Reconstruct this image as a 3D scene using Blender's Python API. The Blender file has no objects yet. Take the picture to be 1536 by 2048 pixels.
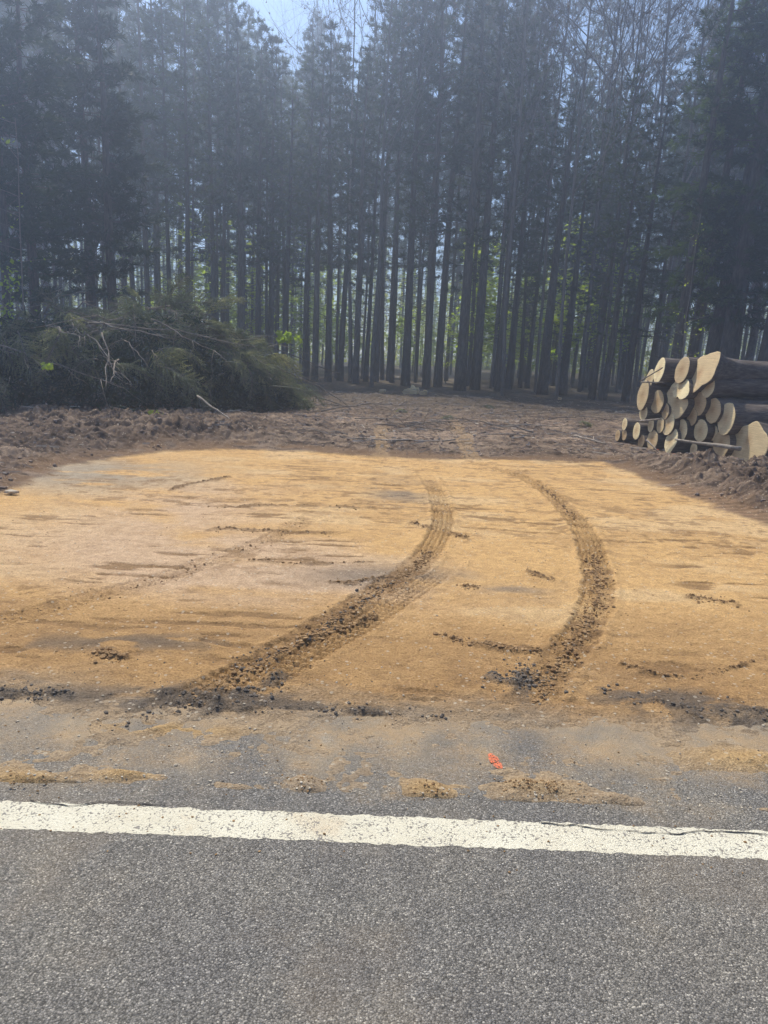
import bpy, math, random
import numpy as np
from mathutils import Matrix, Vector, Euler

# ------------------------------------------------------------------ camera, world, sun
S = bpy.context.scene
COL = S.collection
CAM_H = 1.6
PITCH, ROLL = math.radians(12.3), math.radians(2.4)
cd = bpy.data.cameras.new('camera')
cam = bpy.data.objects.new('camera', cd); COL.objects.link(cam)
CM = Matrix.Rotation(math.pi/2-PITCH, 4, 'X') @ Matrix.Rotation(ROLL, 4, 'Z')
cam.matrix_world = Matrix.Translation((0, 0, CAM_H)) @ CM
cd.sensor_fit = 'VERTICAL'; cd.sensor_height = 36; cd.lens = 26
cd.clip_start = 0.05; cd.clip_end = 2000
S.camera = cam
SUN_EL, SUN_AZ = math.radians(56), math.radians(-27)      # azimuth from +Y, negative = left
w = bpy.data.worlds.new('World'); S.world = w; w.use_nodes = True
nt = w.node_tree
sky = nt.nodes.new('ShaderNodeTexSky'); sky.sky_type = 'NISHITA'; sky.sun_disc = False
sky.sun_elevation = SUN_EL; sky.sun_rotation = SUN_AZ; sky.air_density = 1.0; sky.dust_density = 0.3; sky.ozone_density = 2.0
bg = nt.nodes['Background']; bg.inputs['Strength'].default_value = 0.12
nt.links.new(sky.outputs[0], bg.inputs[0])
sl = bpy.data.lights.new('sun', 'SUN'); sl.energy = 5.0; sl.angle = math.radians(0.53); sl.color = (1.0, 0.93, 0.80)
so = bpy.data.objects.new('sun', sl); COL.objects.link(so)
sdir = Vector((math.sin(SUN_AZ)*math.cos(SUN_EL), math.cos(SUN_AZ)*math.cos(SUN_EL), math.sin(SUN_EL)))
so.rotation_euler = sdir.to_track_quat('Z', 'Y').to_euler(); so.location = (0, 0, 60)
S.view_settings.view_transform = 'Standard'; S.view_settings.look = 'None'
S.view_settings.exposure = 0.50; S.view_settings.gamma = 1
S.cycles.max_bounces = 6; S.cycles.diffuse_bounces = 3; S.cycles.transmission_bounces = 4
S.cycles.denoising_prefilter = 'ACCURATE'; S.cycles.transparent_max_bounces = 8; S.cycles.volume_bounces = 2; S.cycles.sample_clamp_indirect = 3.0
VEIL_DENSITY = 0.0074  # thickness of the box added to imitate veiling glare

# ------------------------------------------------------------------ helpers
FPX = 2048*26/36
C3 = CM.to_3x3()
def ray(px, py):
    return (C3 @ Vector(((px-768)/FPX, (1024-py)/FPX, -1.0))).normalized()
def G(px, py, z=0.0):                       # ground point seen at a pixel of the photograph
    d = ray(px, py); t = (z-CAM_H)/d.z
    return (d.x*t, d.y*t)
def AT(px, depth):                          # x at a given depth for a pixel column near the horizon
    d = ray(px, 720); return d.x/d.y*depth
rs = np.random.RandomState(7); random.seed(11)
TAB = np.random.RandomState(3).rand(512, 512)
def vn(x, y, s=0):
    x = np.asarray(x, float)+s*17.31; y = np.asarray(y, float)+s*9.77
    xi = np.floor(x).astype(int); yi = np.floor(y).astype(int)
    fx = x-xi; fy = y-yi; fx = fx*fx*(3-2*fx); fy = fy*fy*(3-2*fy)
    a = TAB[xi & 511, yi & 511]; b = TAB[(xi+1) & 511, yi & 511]; c = TAB[xi & 511, (yi+1) & 511]; d = TAB[(xi+1) & 511, (yi+1) & 511]
    return (a*(1-fx)+b*fx)*(1-fy)+(c*(1-fx)+d*fx)*fy
def fbm(x, y, o=4, s=0):
    r = 0; a = .5; t = 0
    for i in range(o):
        r = r+a*vn(x*2**i, y*2**i, s+i*3); t += a; a *= .5
    return r/t
def billow(x, y, o=3, s=0):
    r = 0; a = .5; t = 0
    for i in range(o):
        r = r+a*np.abs(2*vn(x*2**i, y*2**i, s+i*3)-1); t += a; a *= .55
    return r/t
def sst(a, b, x):
    t = np.clip((x-a)/(b-a), 0, 1); return t*t*(3-2*t)
def mesh_obj(name, V, F, mats, parent=None, smooth=True, midx=None):
    me = bpy.data.meshes.new(name)
    V = np.asarray(V, np.float32); F = np.asarray(F, np.int32); k = F.shape[1]
    me.vertices.add(len(V)); me.vertices.foreach_set('co', V.ravel())
    me.loops.add(F.size); me.loops.foreach_set('vertex_index', F.ravel())
    me.polygons.add(len(F)); me.polygons.foreach_set('loop_start', np.arange(0, F.size, k, dtype=np.int32))
    me.polygons.foreach_set('loop_total', np.full(len(F), k, np.int32))
    for m in (mats if isinstance(mats, (list, tuple)) else [mats]): me.materials.append(m)
    if midx is not None: me.polygons.foreach_set('material_index', np.asarray(midx, np.int32))
    me.polygons.foreach_set('use_smooth', np.full(len(F), smooth, bool))
    me.update(calc_edges=True)
    o = bpy.data.objects.new(name, me); COL.objects.link(o)
    if parent: o.parent = parent
    return o
def tag(o, label=None, cat=None, group=None, kind=None):
    if label: o['label'] = label
    if cat: o['category'] = cat
    if group: o['group'] = group
    if kind: o['kind'] = kind
    return o
def empty(name, loc=(0, 0, 0)):
    e = bpy.data.objects.new(name, None); e.empty_display_size = .2; e.location = loc; COL.objects.link(e); return e
def copy_tree(o, kids):
    c = o.copy(); COL.objects.link(c)
    ck = []
    for k in kids:
        d = k.copy(); COL.objects.link(d); d.parent = c; ck.append(d)
    return c, ck
class MB:
    def __init__(s): s.v = []; s.f = []; s.n = 0
    def add(s, V, F):
        s.v.append(np.asarray(V, float)); s.f.append(np.asarray(F, int)+s.n); s.n += len(V)
    def tube(s, P, R, n=6):
        P = np.asarray(P, float); R = np.asarray(R, float); T = np.gradient(P, axis=0)
        T /= np.linalg.norm(T, axis=1)[:, None]+1e-9
        ref = np.array([0, 0, 1.]) if abs(T[0][2]) < .8 else np.array([1., 0, 0])
        A = np.cross(T, ref); A /= np.linalg.norm(A, axis=1)[:, None]+1e-9; B = np.cross(T, A)
        th = np.arange(n)*2*math.pi/n
        V = P[:, None]+R[:, None, None]*(np.cos(th)[None, :, None]*A[:, None]+np.sin(th)[None, :, None]*B[:, None])
        V = V.reshape(-1, 3); F = []
        for i in range(len(P)-1):
            for j in range(n):
                a = i*n+j; b = i*n+(j+1) % n; F.append((a, b, b+n)); F.append((a, b+n, a+n))
        c = len(V); V = np.vstack([V, P[0], P[-1]]); m = (len(P)-1)*n
        for j in range(n):
            F.append((c, (j+1) % n, j)); F.append((c+1, m+j, m+(j+1) % n))
        s.add(V, F)
    def tris(s, V):                         # V (k,3,3)
        k = len(V); s.add(V.reshape(-1, 3), np.arange(k*3).reshape(k, 3))
    def build(s, name, mat, parent=None, smooth=True):
        return mesh_obj(name, np.vstack(s.v), np.vstack(s.f), mat, parent, smooth)

# ------------------------------------------------------------------ material helpers
def mat(name):
    m = bpy.data.materials.new(name); m.use_nodes = True; t = m.node_tree
    b = t.nodes['Principled BSDF']; b.inputs['Roughness'].default_value = .9; b.inputs['Specular IOR Level'].default_value = .25
    return m, t, b
def N(t, ty, **kw):
    n = t.nodes.new(ty)
    for k, v in kw.items():
        if k in n.inputs: n.inputs[k].default_value = v
        else: setattr(n, k, v)
    return n
def ramp(t, src, stops):
    r = t.nodes.new('ShaderNodeValToRGB'); e = r.color_ramp.elements
    while len(e) < len(stops): e.new(.5)
    for i, (p, c) in enumerate(stops): e[i].position = p; e[i].color = tuple(c)+(1,) if len(c) == 3 else c
    t.links.new(src, r.inputs[0]); return r.outputs[0]
def mix(t, f, a, b, mode='MIX'):
    n = t.nodes.new('ShaderNodeMix'); n.data_type = 'RGBA'; n.blend_type = mode
    for s, v in ((n.inputs[0], f), (n.inputs[6], a), (n.inputs[7], b)):
        if isinstance(v, (int, float)): s.default_value = v
        elif isinstance(v, tuple): s.default_value = v+(1,) if len(v) == 3 else v
        else: t.links.new(v, s)
    return n.outputs[2]
def math_(t, op, a, b=0.0, c=None):
    n = t.nodes.new('ShaderNodeMath'); n.operation = op
    for i, v in enumerate((a, b, c)):
        if v is None: continue
        if isinstance(v, (int, float)): n.inputs[i].default_value = v
        else: t.links.new(v, n.inputs[i])
    return n.outputs[0]
def noise(t, vec, scale, detail=4, rough=.55):
    n = N(t, 'ShaderNodeTexNoise', Scale=scale, Detail=detail, Roughness=rough)
    t.links.new(vec, n.inputs['Vector']); return n.outputs[0]
def coords(t, obj=True):
    n = t.nodes.new('ShaderNodeTexCoord'); return n.outputs['Object' if obj else 'Generated']
def bump(t, b, h, dist, strength=1.0):
    n = N(t, 'ShaderNodeBump', Strength=strength, Distance=dist); t.links.new(h, n.inputs['Height']); t.links.new(n.outputs[0], b.inputs['Normal'])

def aggregate(t, c):
    """chip-seal asphalt: colour and height of small stones"""
    v = N(t, 'ShaderNodeTexVoronoi', Scale=195.0, Randomness=1.0); t.links.new(c, v.inputs['Vector'])
    v2 = N(t, 'ShaderNodeTexVoronoi', Scale=320.0); t.links.new(c, v2.inputs['Vector'])
    sep = t.nodes.new('ShaderNodeSeparateColor'); t.links.new(v.outputs['Color'], sep.inputs[0])
    col = ramp(t, sep.outputs[0], [(0, (.095, .09, .08)), (.35, (.145, .137, .122)), (.7, (.205, .193, .172)), (.93, (.28, .26, .23)), (1, (.46, .43, .37))])
    gap = ramp(t, v.outputs['Distance'], [(.30, (1, 1, 1)), (.85, (.42, .42, .42))])
    col = mix(t, 1.0, col, gap, 'MULTIPLY')
    big = noise(t, c, 1.3, 4); tone = ramp(t, big, [(.3, (.86, .86, .9)), (.7, (1.15, 1.1, 1.03))])
    col = mix(t, 1.0, col, tone, 'MULTIPLY')
    h = math_(t, 'MULTIPLY', v.outputs['Distance'], -1.0); h = math_(t, 'MULTIPLY_ADD', v2.outputs['Distance'], -.3, h)
    return col, h
LINE = [G(0, 1603), G(1536, 1662), G(1536, 1720), G(0, 1656)]     # edge line corners
def line_at(P, Q, x): return P[1]+(Q[1]-P[1])*(x-P[0])/(Q[0]-P[0])
LSL = (LINE[1][1]-LINE[0][1])/(LINE[1][0]-LINE[0][0]); LY0 = line_at(LINE[0], LINE[1], 0)

def make_road_mat():
    m, t, b = mat('asphalt'); c = coords(t)
    col, h = aggregate(t, c)
    # dusting of spilled sand growing towards the dirt
    s = t.nodes.new('ShaderNodeSeparateXYZ'); t.links.new(c, s.inputs[0])
    d = math_(t, 'MULTIPLY_ADD', s.outputs[0], -LSL, s.outputs[1]); d = math_(t, 'SUBTRACT', d, LY0)
    mr = N(t, 'ShaderNodeMapRange'); mr.inputs[1].default_value = 0.0; mr.inputs[2].default_value = .95; t.links.new(d, mr.inputs[0])
    n1 = noise(t, c, 2.6, 6, .62); n2 = noise(t, c, 60, 3, .6)
    a = math_(t, 'MULTIPLY_ADD', n1, 1.7, -.92); a = math_(t, 'ADD', a, mr.outputs[0]); a = math_(t, 'MULTIPLY_ADD', n2, .7, math_(t, 'SUBTRACT', a, .35))
    band = N(t, 'ShaderNodeMapRange'); band.inputs[1].default_value = .0; band.inputs[2].default_value = .12; t.links.new(d, band.inputs[0])
    a = math_(t, 'MULTIPLY', a, band.outputs[0])
    a = ramp(t, a, [(.05, (0, 0, 0)), (.65, (.88, .88, .88))])
    n3 = noise(t, c, 3.3, 5, .6)
    dust = ramp(t, n3, [(.33, (.19, .158, .12)), (.45, (.26, .198, .128)), (.58, (.34, .23, .12)), (.7, (.30, .255, .19))])
    col = mix(t, a, col, dust)
    st_ = ramp(t, noise(t, c, 1.1, 6, .65), [(.5, (0, 0, 0)), (.72, (.42, .42, .42))]); col = mix(t, st_, col, (.27, .205, .135))
    col = mix(t, 1.0, col, ramp(t, noise(t, c, 5, 5, .7), [(.3, (.86, .86, .87)), (.7, (1.12, 1.12, 1.10))]), 'MULTIPLY')
    t.links.new(col, b.inputs['Base Color']); b.inputs['Roughness'].default_value = .8
    bump(t, b, h, .005, .75); return m
def make_line_mat():
    m, t, b = mat('road_paint'); c = coords(t)
    col, h = aggregate(t, c)
    v = N(t, 'ShaderNodeTexVoronoi', Scale=140.0); t.links.new(c, v.inputs['Vector'])
    n1 = noise(t, c, 14, 5, .7)
    pit = math_(t, 'MULTIPLY', math_(t, 'MULTIPLY_ADD', n1, 1.0, v.outputs['Distance']), .5)
    s2 = t.nodes.new('ShaderNodeSeparateXYZ'); t.links.new(c, s2.inputs[0])
    f = ramp(t, math_(t, 'MULTIPLY_ADD', noise(t, c, 2.2, 5, .6), .18, math_(t, 'SUBTRACT', pit, .09)), [(.575, (0, 0, 0)), (.66, (1, 1, 1))])
    tint = ramp(t, noise(t, c, 3, 4), [(.4, (.58, .54, .42)), (.6, (.54, .49, .37)), (.75, (.48, .38, .25))])
    t.links.new(mix(t, f, tint, (.20, .18, .15)), b.inputs['Base Color']); b.inputs['Roughness'].default_value = .6
    bump(t, b, math_(t, 'MULTIPLY_ADD', pit, -1.0, h), .004, .7); return m
def make_ground_mat():
    m, t, b = mat('graded_dirt'); c = coords(t)
    a = N(t, 'ShaderNodeAttribute', attribute_name='Col')
    n1 = noise(t, c, 90, 4, .7); n2 = noise(t, c, 14, 6, .65)
    f = ramp(t, n1, [(.3, (.62, .59, .56)), (.7, (1.3, 1.3, 1.3))]); g = ramp(t, n2, [(.32, (.84, .82, .80)), (.68, (1.12, 1.12, 1.12))])
    col = mix(t, 1.0, a.outputs[0], f, 'MULTIPLY'); col = mix(t, 1.0, col, g, 'MULTIPLY')
    v = N(t, 'ShaderNodeTexVoronoi', Scale=38.0); t.links.new(c, v.inputs['Vector'])
    sp = t.nodes.new('ShaderNodeSeparateColor'); t.links.new(v.outputs['Color'], sp.inputs[0])
    peb = math_(t, 'MULTIPLY', math_(t, 'GREATER_THAN', sp.outputs[0], .90), math_(t, 'LESS_THAN', v.outputs['Distance'], .33))
    col = mix(t, math_(t, 'MULTIPLY', peb, .55), col, (.55, .47, .36))
    t.links.new(col, b.inputs['Base Color']); b.inputs['Specular IOR Level'].default_value = .12
    bump(t, b, math_(t, 'MULTIPLY_ADD', n2, 1.5, n1), .02, .9); return m
def simple_mat(name, stops, scale=8, rough=.9, bd=.01, stretch=None, rnd=0.0, spec=.2, bscale=None):
    m, t, b = mat(name); c = coords(t)
    if stretch:
        mp = N(t, 'ShaderNodeMapping'); mp.inputs['Scale'].default_value = stretch; t.links.new(c, mp.inputs[0]); c = mp.outputs[0]
    n = noise(t, c, scale, 6, .65); col = ramp(t, n, stops)
    if rnd:
        oi = t.nodes.new('ShaderNodeObjectInfo')
        col = mix(t, 1.0, col, ramp(t, oi.outputs['Random'], [(0, (1-rnd,)*3), (1, (1+rnd, 1+rnd*.9, 1+rnd*.7))]), 'MULTIPLY')
    t.links.new(col, b.inputs['Base Color']); b.inputs['Roughness'].default_value = rough; b.inputs['Specular IOR Level'].default_value = spec
    if bd: bump(t, b, noise(t, c, bscale or scale*3, 5, .7), bd)
    return m
def leaf_mat(name, cols, trans=.45, tcol=None, rnd=.2, scale=1.5):
    m, t, b = mat(name); c = coords(t)
    oi = t.nodes.new('ShaderNodeObjectInfo')
    n = noise(t, c, scale, 3, .6)
    col = ramp(t, n, cols)
    col = mix(t, 1.0, col, ramp(t, oi.outputs['Random'], [(0, (1-rnd,)*3), (.5, (1, 1, 1)), (1, (1+rnd*1.3, 1+rnd*.8, 1))]), 'MULTIPLY')
    t.links.new(col, b.inputs['Base Color']); b.inputs['Roughness'].default_value = .6
    tr = t.nodes.new('ShaderNodeBsdfTranslucent')
    t.links.new(mix(t, 1.0, col, tcol or (1.3, 1.5, .8), 'MULTIPLY'), tr.inputs[0])
    ms = t.nodes.new('ShaderNodeMixShader'); ms.inputs[0].default_value = trans
    out = t.nodes['Material Output']; t.links.new(b.outputs[0], ms.inputs[1]); t.links.new(tr.outputs[0], ms.inputs[2]); t.links.new(ms.outputs[0], out.inputs[0])
    return m

M_road = make_road_mat(); M_line = make_line_mat(); M_ground = make_ground_mat()
M_litter = simple_mat('forest_litter', [(.3, (.045, .035, .025)), (.5, (.10, .075, .05)), (.62, (.16, .12, .08)), (.75, (.09, .10, .045))], 5, bd=.05)
M_clod = simple_mat('dirt_clod', [(.3, (.16, .09, .04)), (.5, (.27, .165, .078)), (.7, (.40, .26, .13))], 9, bd=.006)
M_dark = simple_mat('dark_clod', [(.3, (.085, .072, .06)), (.6, (.15, .125, .10)), (.75, (.26, .21, .16))], 12, bd=.004)
M_gravel = simple_mat('gravel', [(.3, (.30, .25, .19)), (.6, (.48, .41, .31)), (.8, (.62, .57, .48))], 7, bd=.003)
M_bark = simple_mat('bark', [(.3, (.035, .03, .026)), (.5, (.085, .072, .062)), (.7, (.15, .13, .115))], 5, bd=.03, stretch=(4, 4, .6), rnd=.3)
M_greybark = simple_mat('grey_bark', [(.3, (.10, .092, .085)), (.6, (.20, .18, .165))], 5, bd=.01, stretch=(3, 3, 1), rnd=.3)
M_logbark = simple_mat('log_bark', [(.3, (.05, .04, .035)), (.5, (.12, .095, .08)), (.68, (.22, .18, .15)), (.8, (.34, .30, .26))], 7, bd=.03, stretch=(.6, 4, 4), rnd=.2)
M_stick = simple_mat('dead_wood', [(.3, (.12, .10, .085)), (.6, (.25, .22, .19)), (.8, (.42, .38, .33))], 12, bd=.003, rnd=.35)
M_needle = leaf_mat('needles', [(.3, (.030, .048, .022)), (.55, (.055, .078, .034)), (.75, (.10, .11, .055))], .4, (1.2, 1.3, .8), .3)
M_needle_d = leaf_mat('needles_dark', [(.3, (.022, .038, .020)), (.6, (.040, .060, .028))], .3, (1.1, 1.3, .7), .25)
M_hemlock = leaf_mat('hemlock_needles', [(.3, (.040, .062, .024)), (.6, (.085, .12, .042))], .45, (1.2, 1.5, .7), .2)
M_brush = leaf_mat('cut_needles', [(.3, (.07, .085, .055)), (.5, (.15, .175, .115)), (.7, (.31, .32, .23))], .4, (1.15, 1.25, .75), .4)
M_leaf = leaf_mat('spring_leaves', [(.3, (.16, .22, .035)), (.6, (.30, .36, .06))], .6, (1.5, 1.7, .6), .2)
M_twigbud = leaf_mat('brown_twigs', [(.3, (.09, .065, .045)), (.6, (.16, .12, .08))], .2, (1.2, 1, .8), .2)
M_far = leaf_mat('far_leaves', [(.3, (.11, .14, .03)), (.5, (.27, .31, .055)), (.7, (.48, .45, .10))], .65, (1.4, 1.45, .6), .1, .5)

def cut_mat():
    m, t, b = mat('sawn_wood'); c = coords(t)          # object space: x along the log
    s = t.nodes.new('ShaderNodeSeparateXYZ'); t.links.new(c, s.inputs[0])
    cb = t.nodes.new('ShaderNodeCombineXYZ'); t.links.new(s.outputs[1], cb.inputs[1]); t.links.new(s.outputs[2], cb.inputs[2])
    wv = N(t, 'ShaderNodeTexWave', wave_type='RINGS', rings_direction='X', Scale=14.0, Distortion=1.5, Detail=2.0); t.links.new(cb.outputs[0], wv.inputs[0])
    col = ramp(t, wv.outputs[1], [(0, (.66, .54, .33)), (1, (.86, .75, .50))])
    mp = N(t, 'ShaderNodeMapping'); mp.inputs['Scale'].default_value = (1, 1, 22); mp.inputs['Rotation'].default_value = (.6, 0, 0); t.links.new(c, mp.inputs[0])
    st = noise(t, mp.outputs[0], 2.5, 4, .6)
    col = mix(t, 1.0, col, ramp(t, st, [(.3, (.82, .8, .77)), (.7, (1.12, 1.12, 1.1))]), 'MULTIPLY')
    oi = t.nodes.new('ShaderNodeObjectInfo')
    col = mix(t, 1.0, col, ramp(t, oi.outputs['Random'], [(0, (.72, .62, .55)), (.5, (.95, .90, .84)), (1, (1.12, 1.12, 1.08))]), 'MULTIPLY')
    col = mix(t, ramp(t, noise(t, c, 3.2, 4), [(.60, (0, 0, 0)), (.74, (.6, .6, .6))]), col, (.42, .27, .15))
    ln = N(t, 'ShaderNodeVectorMath', operation='LENGTH'); t.links.new(cb.outputs[0], ln.inputs[0])
    col = mix(t, 1.0, col, ramp(t, math_(t, 'MULTIPLY_ADD', noise(t, c, 5, 4), .12, ln.outputs['Value']), [(.08, (.74, .62, .52)), (.16, (.92, .86, .80)), (.24, (1.05, 1.05, 1.02))]), 'MULTIPLY')
    ck = N(t, 'ShaderNodeTexVoronoi', feature='DISTANCE_TO_EDGE', Scale=6.0); t.links.new(mp.outputs[0], ck.inputs['Vector'])
    col = mix(t, ramp(t, ck.outputs['Distance'], [(.0, (.5, .5, .5)), (.02, (0, 0, 0))]), col, (.20, .13, .08))
    t.links.new(col, b.inputs['Base Color']); b.inputs['Roughness'].default_value = .75
    bump(t, b, st, .004); return m
M_cut = cut_mat()
def paint_mat(name, c1, c2):
    m, t, b = mat(name); c = coords(t)
    t.links.new(mix(t, ramp(t, noise(t, c, 55, 4, .7), [(.45, (0, 0, 0)), (.6, (1, 1, 1))]), c1, c2), b.inputs['Base Color']); return m
M_orange = paint_mat('orange_paint', (.72, .17, .075), (.40, .15, .09))

# ------------------------------------------------------------------ terrain functions
def polydist(X, Y, P):
    """distance to a polyline and arc length of the nearest point and signed side offset"""
    best = np.full(X.shape, 1e9); sarc = np.zeros(X.shape); side = np.zeros(X.shape); acc = 0
    for (x0, y0), (x1, y1) in zip(P[:-1], P[1:]):
        dx, dy = x1-x0, y1-y0; L = math.hypot(dx, dy)
        t = np.clip(((X-x0)*dx+(Y-y0)*dy)/(L*L), 0, 1)
        ex = X-(x0+t*dx); ey = Y-(y0+t*dy); d = np.hypot(ex, ey); m = d < best
        best = np.where(m, d, best); sarc = np.where(m, acc+t*L, sarc); side = np.where(m, (dx*ey-dy*ex)/L, side); acc += L
    return best, sarc, side, acc
def smooth_line(pts, n=4):
    P = [np.array(G(*p)) for p in pts]; out = []
    for i in range(len(P)-1):
        p0 = P[max(i-1, 0)]; p1 = P[i]; p2 = P[i+1]; p3 = P[min(i+2, len(P)-1)]
        for k in range(n):
            t = k/n; out.append(tuple(.5*((2*p1)+(-p0+p2)*t+(2*p0-5*p1+4*p2-p3)*t*t+(-p0+3*p1-3*p2+p3)*t**3)))
    out.append(tuple(P[-1])); return out
PAD = [G(-420, 1120), G(0, 1000), G(130, 937), G(215, 921), G(340, 906), G(470, 901), G(600, 906), G(760, 916), G(900, 921), G(1000, 923),
       G(1210, 927), G(1330, 975), G(1420, 1015), G(1536, 1050), G(1900, 1130), (14, 1.5), (-14, 1.5)]
def pad_sd(X, Y):
    P = PAD+[PAD[0]]; d, _, _, _ = polydist(X, Y, P); ins = np.zeros(X.shape, bool)
    for (x0, y0), (x1, y1) in zip(P[:-1], P[1:]):
        c = ((y0 > Y) != (y1 > Y)); ins ^= c & (X < (x1-x0)*(Y-y0)/((y1-y0) if abs(y1-y0) > 1e-9 else 1e-9)+x0)
    return np.where(ins, d, -d)
TR = {  # name: (pixels, half width, kind)
 'A': ([(958, 932), (1010, 945), (1060, 965), (1100, 990), (1140, 1030), (1170, 1070), (1187, 1120), (1196, 1170), (1190, 1220), (1165, 1270), (1130, 1320), (1090, 1370), (1055, 1425)], .112),
 'B': ([(850, 950), (874, 990), (886, 1040), (870, 1090), (830, 1140), (760, 1185), (680, 1240), (600, 1290), (500, 1345), (400, 1395), (250, 1450)], .108),
 'B2': ([(905, 1128), (860, 1165), (800, 1205), (700, 1270), (600, 1325), (480, 1400)], .10),
 'C': ([(640, 1030), (540, 1082), (450, 1115), (330, 1160), (200, 1195), (0, 1248), (-150, 1290)], .10),
 'D': ([(766, 845), (762, 885), (764, 950)], .13),
 'E': ([(900, 835), (922, 875), (945, 920), (975, 940)], .15),
}
TRL = {k: (smooth_line(v[0]), v[1]) for k, v in TR.items()}
RID = [([(1080, 1312), (1000, 1302), (930, 1290), (885, 1278)], .05, 1), ([(745, 1238), (690, 1262), (620, 1285)], .045, 1),
       ([(415, 1019), (520, 1016), (640, 1017), (745, 1022)], .05, 0), ([(425, 1062), (540, 1066), (600, 1070), (680, 1074)], .05, 0),
       ([(660, 1170), (700, 1172), (770, 1160)], .035, 0), ([(820, 1050), (868, 1062)], .05, 0), ([(903, 1072), (930, 1079)], .06, 0),
       ([(340, 985), (380, 972), (455, 958)], .03, 0), ([(1060, 1355), (1030, 1372), (985, 1360)], .05, 2),
       ([(300, 1390), (420, 1402), (520, 1385), (560, 1362)], .07, 2), ([(430, 1420), (560, 1418), (700, 1425), (900, 1438)], .025, 2),
       ([(1200, 1385), (1290, 1400), (1380, 1425), (1536, 1430)], .05, 2), ([(0, 1388), (80, 1392), (140, 1390)], .03, 2),
       ([(1060, 1150), (1105, 1165)], .05, 0), ([(925, 1178), (950, 1180)], .04, 0), ([(200, 1315), (250, 1325)], .04, 1),
       ([(1500, 1330), (1380, 1365), (1240, 1335)], .02, 0), ([(500, 1125), (600, 1133), (740, 1130)], .02, 0), ([(1380, 1200), (1470, 1215)], .06, 0)]
RIDL = [(smooth_line(a, 3), w_, k) for a, w_, k in RID]
def spot(X, Y, px, py, rx, ry):
    gx, gy = G(px, py); return np.exp(-(((X-gx)/rx)**2+((Y-gy)/ry)**2))
PLINE = [G(1500, 918), tuple(q_*16.3/G(1236, 884)[1] for q_ in G(1236, 884)), ]
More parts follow.
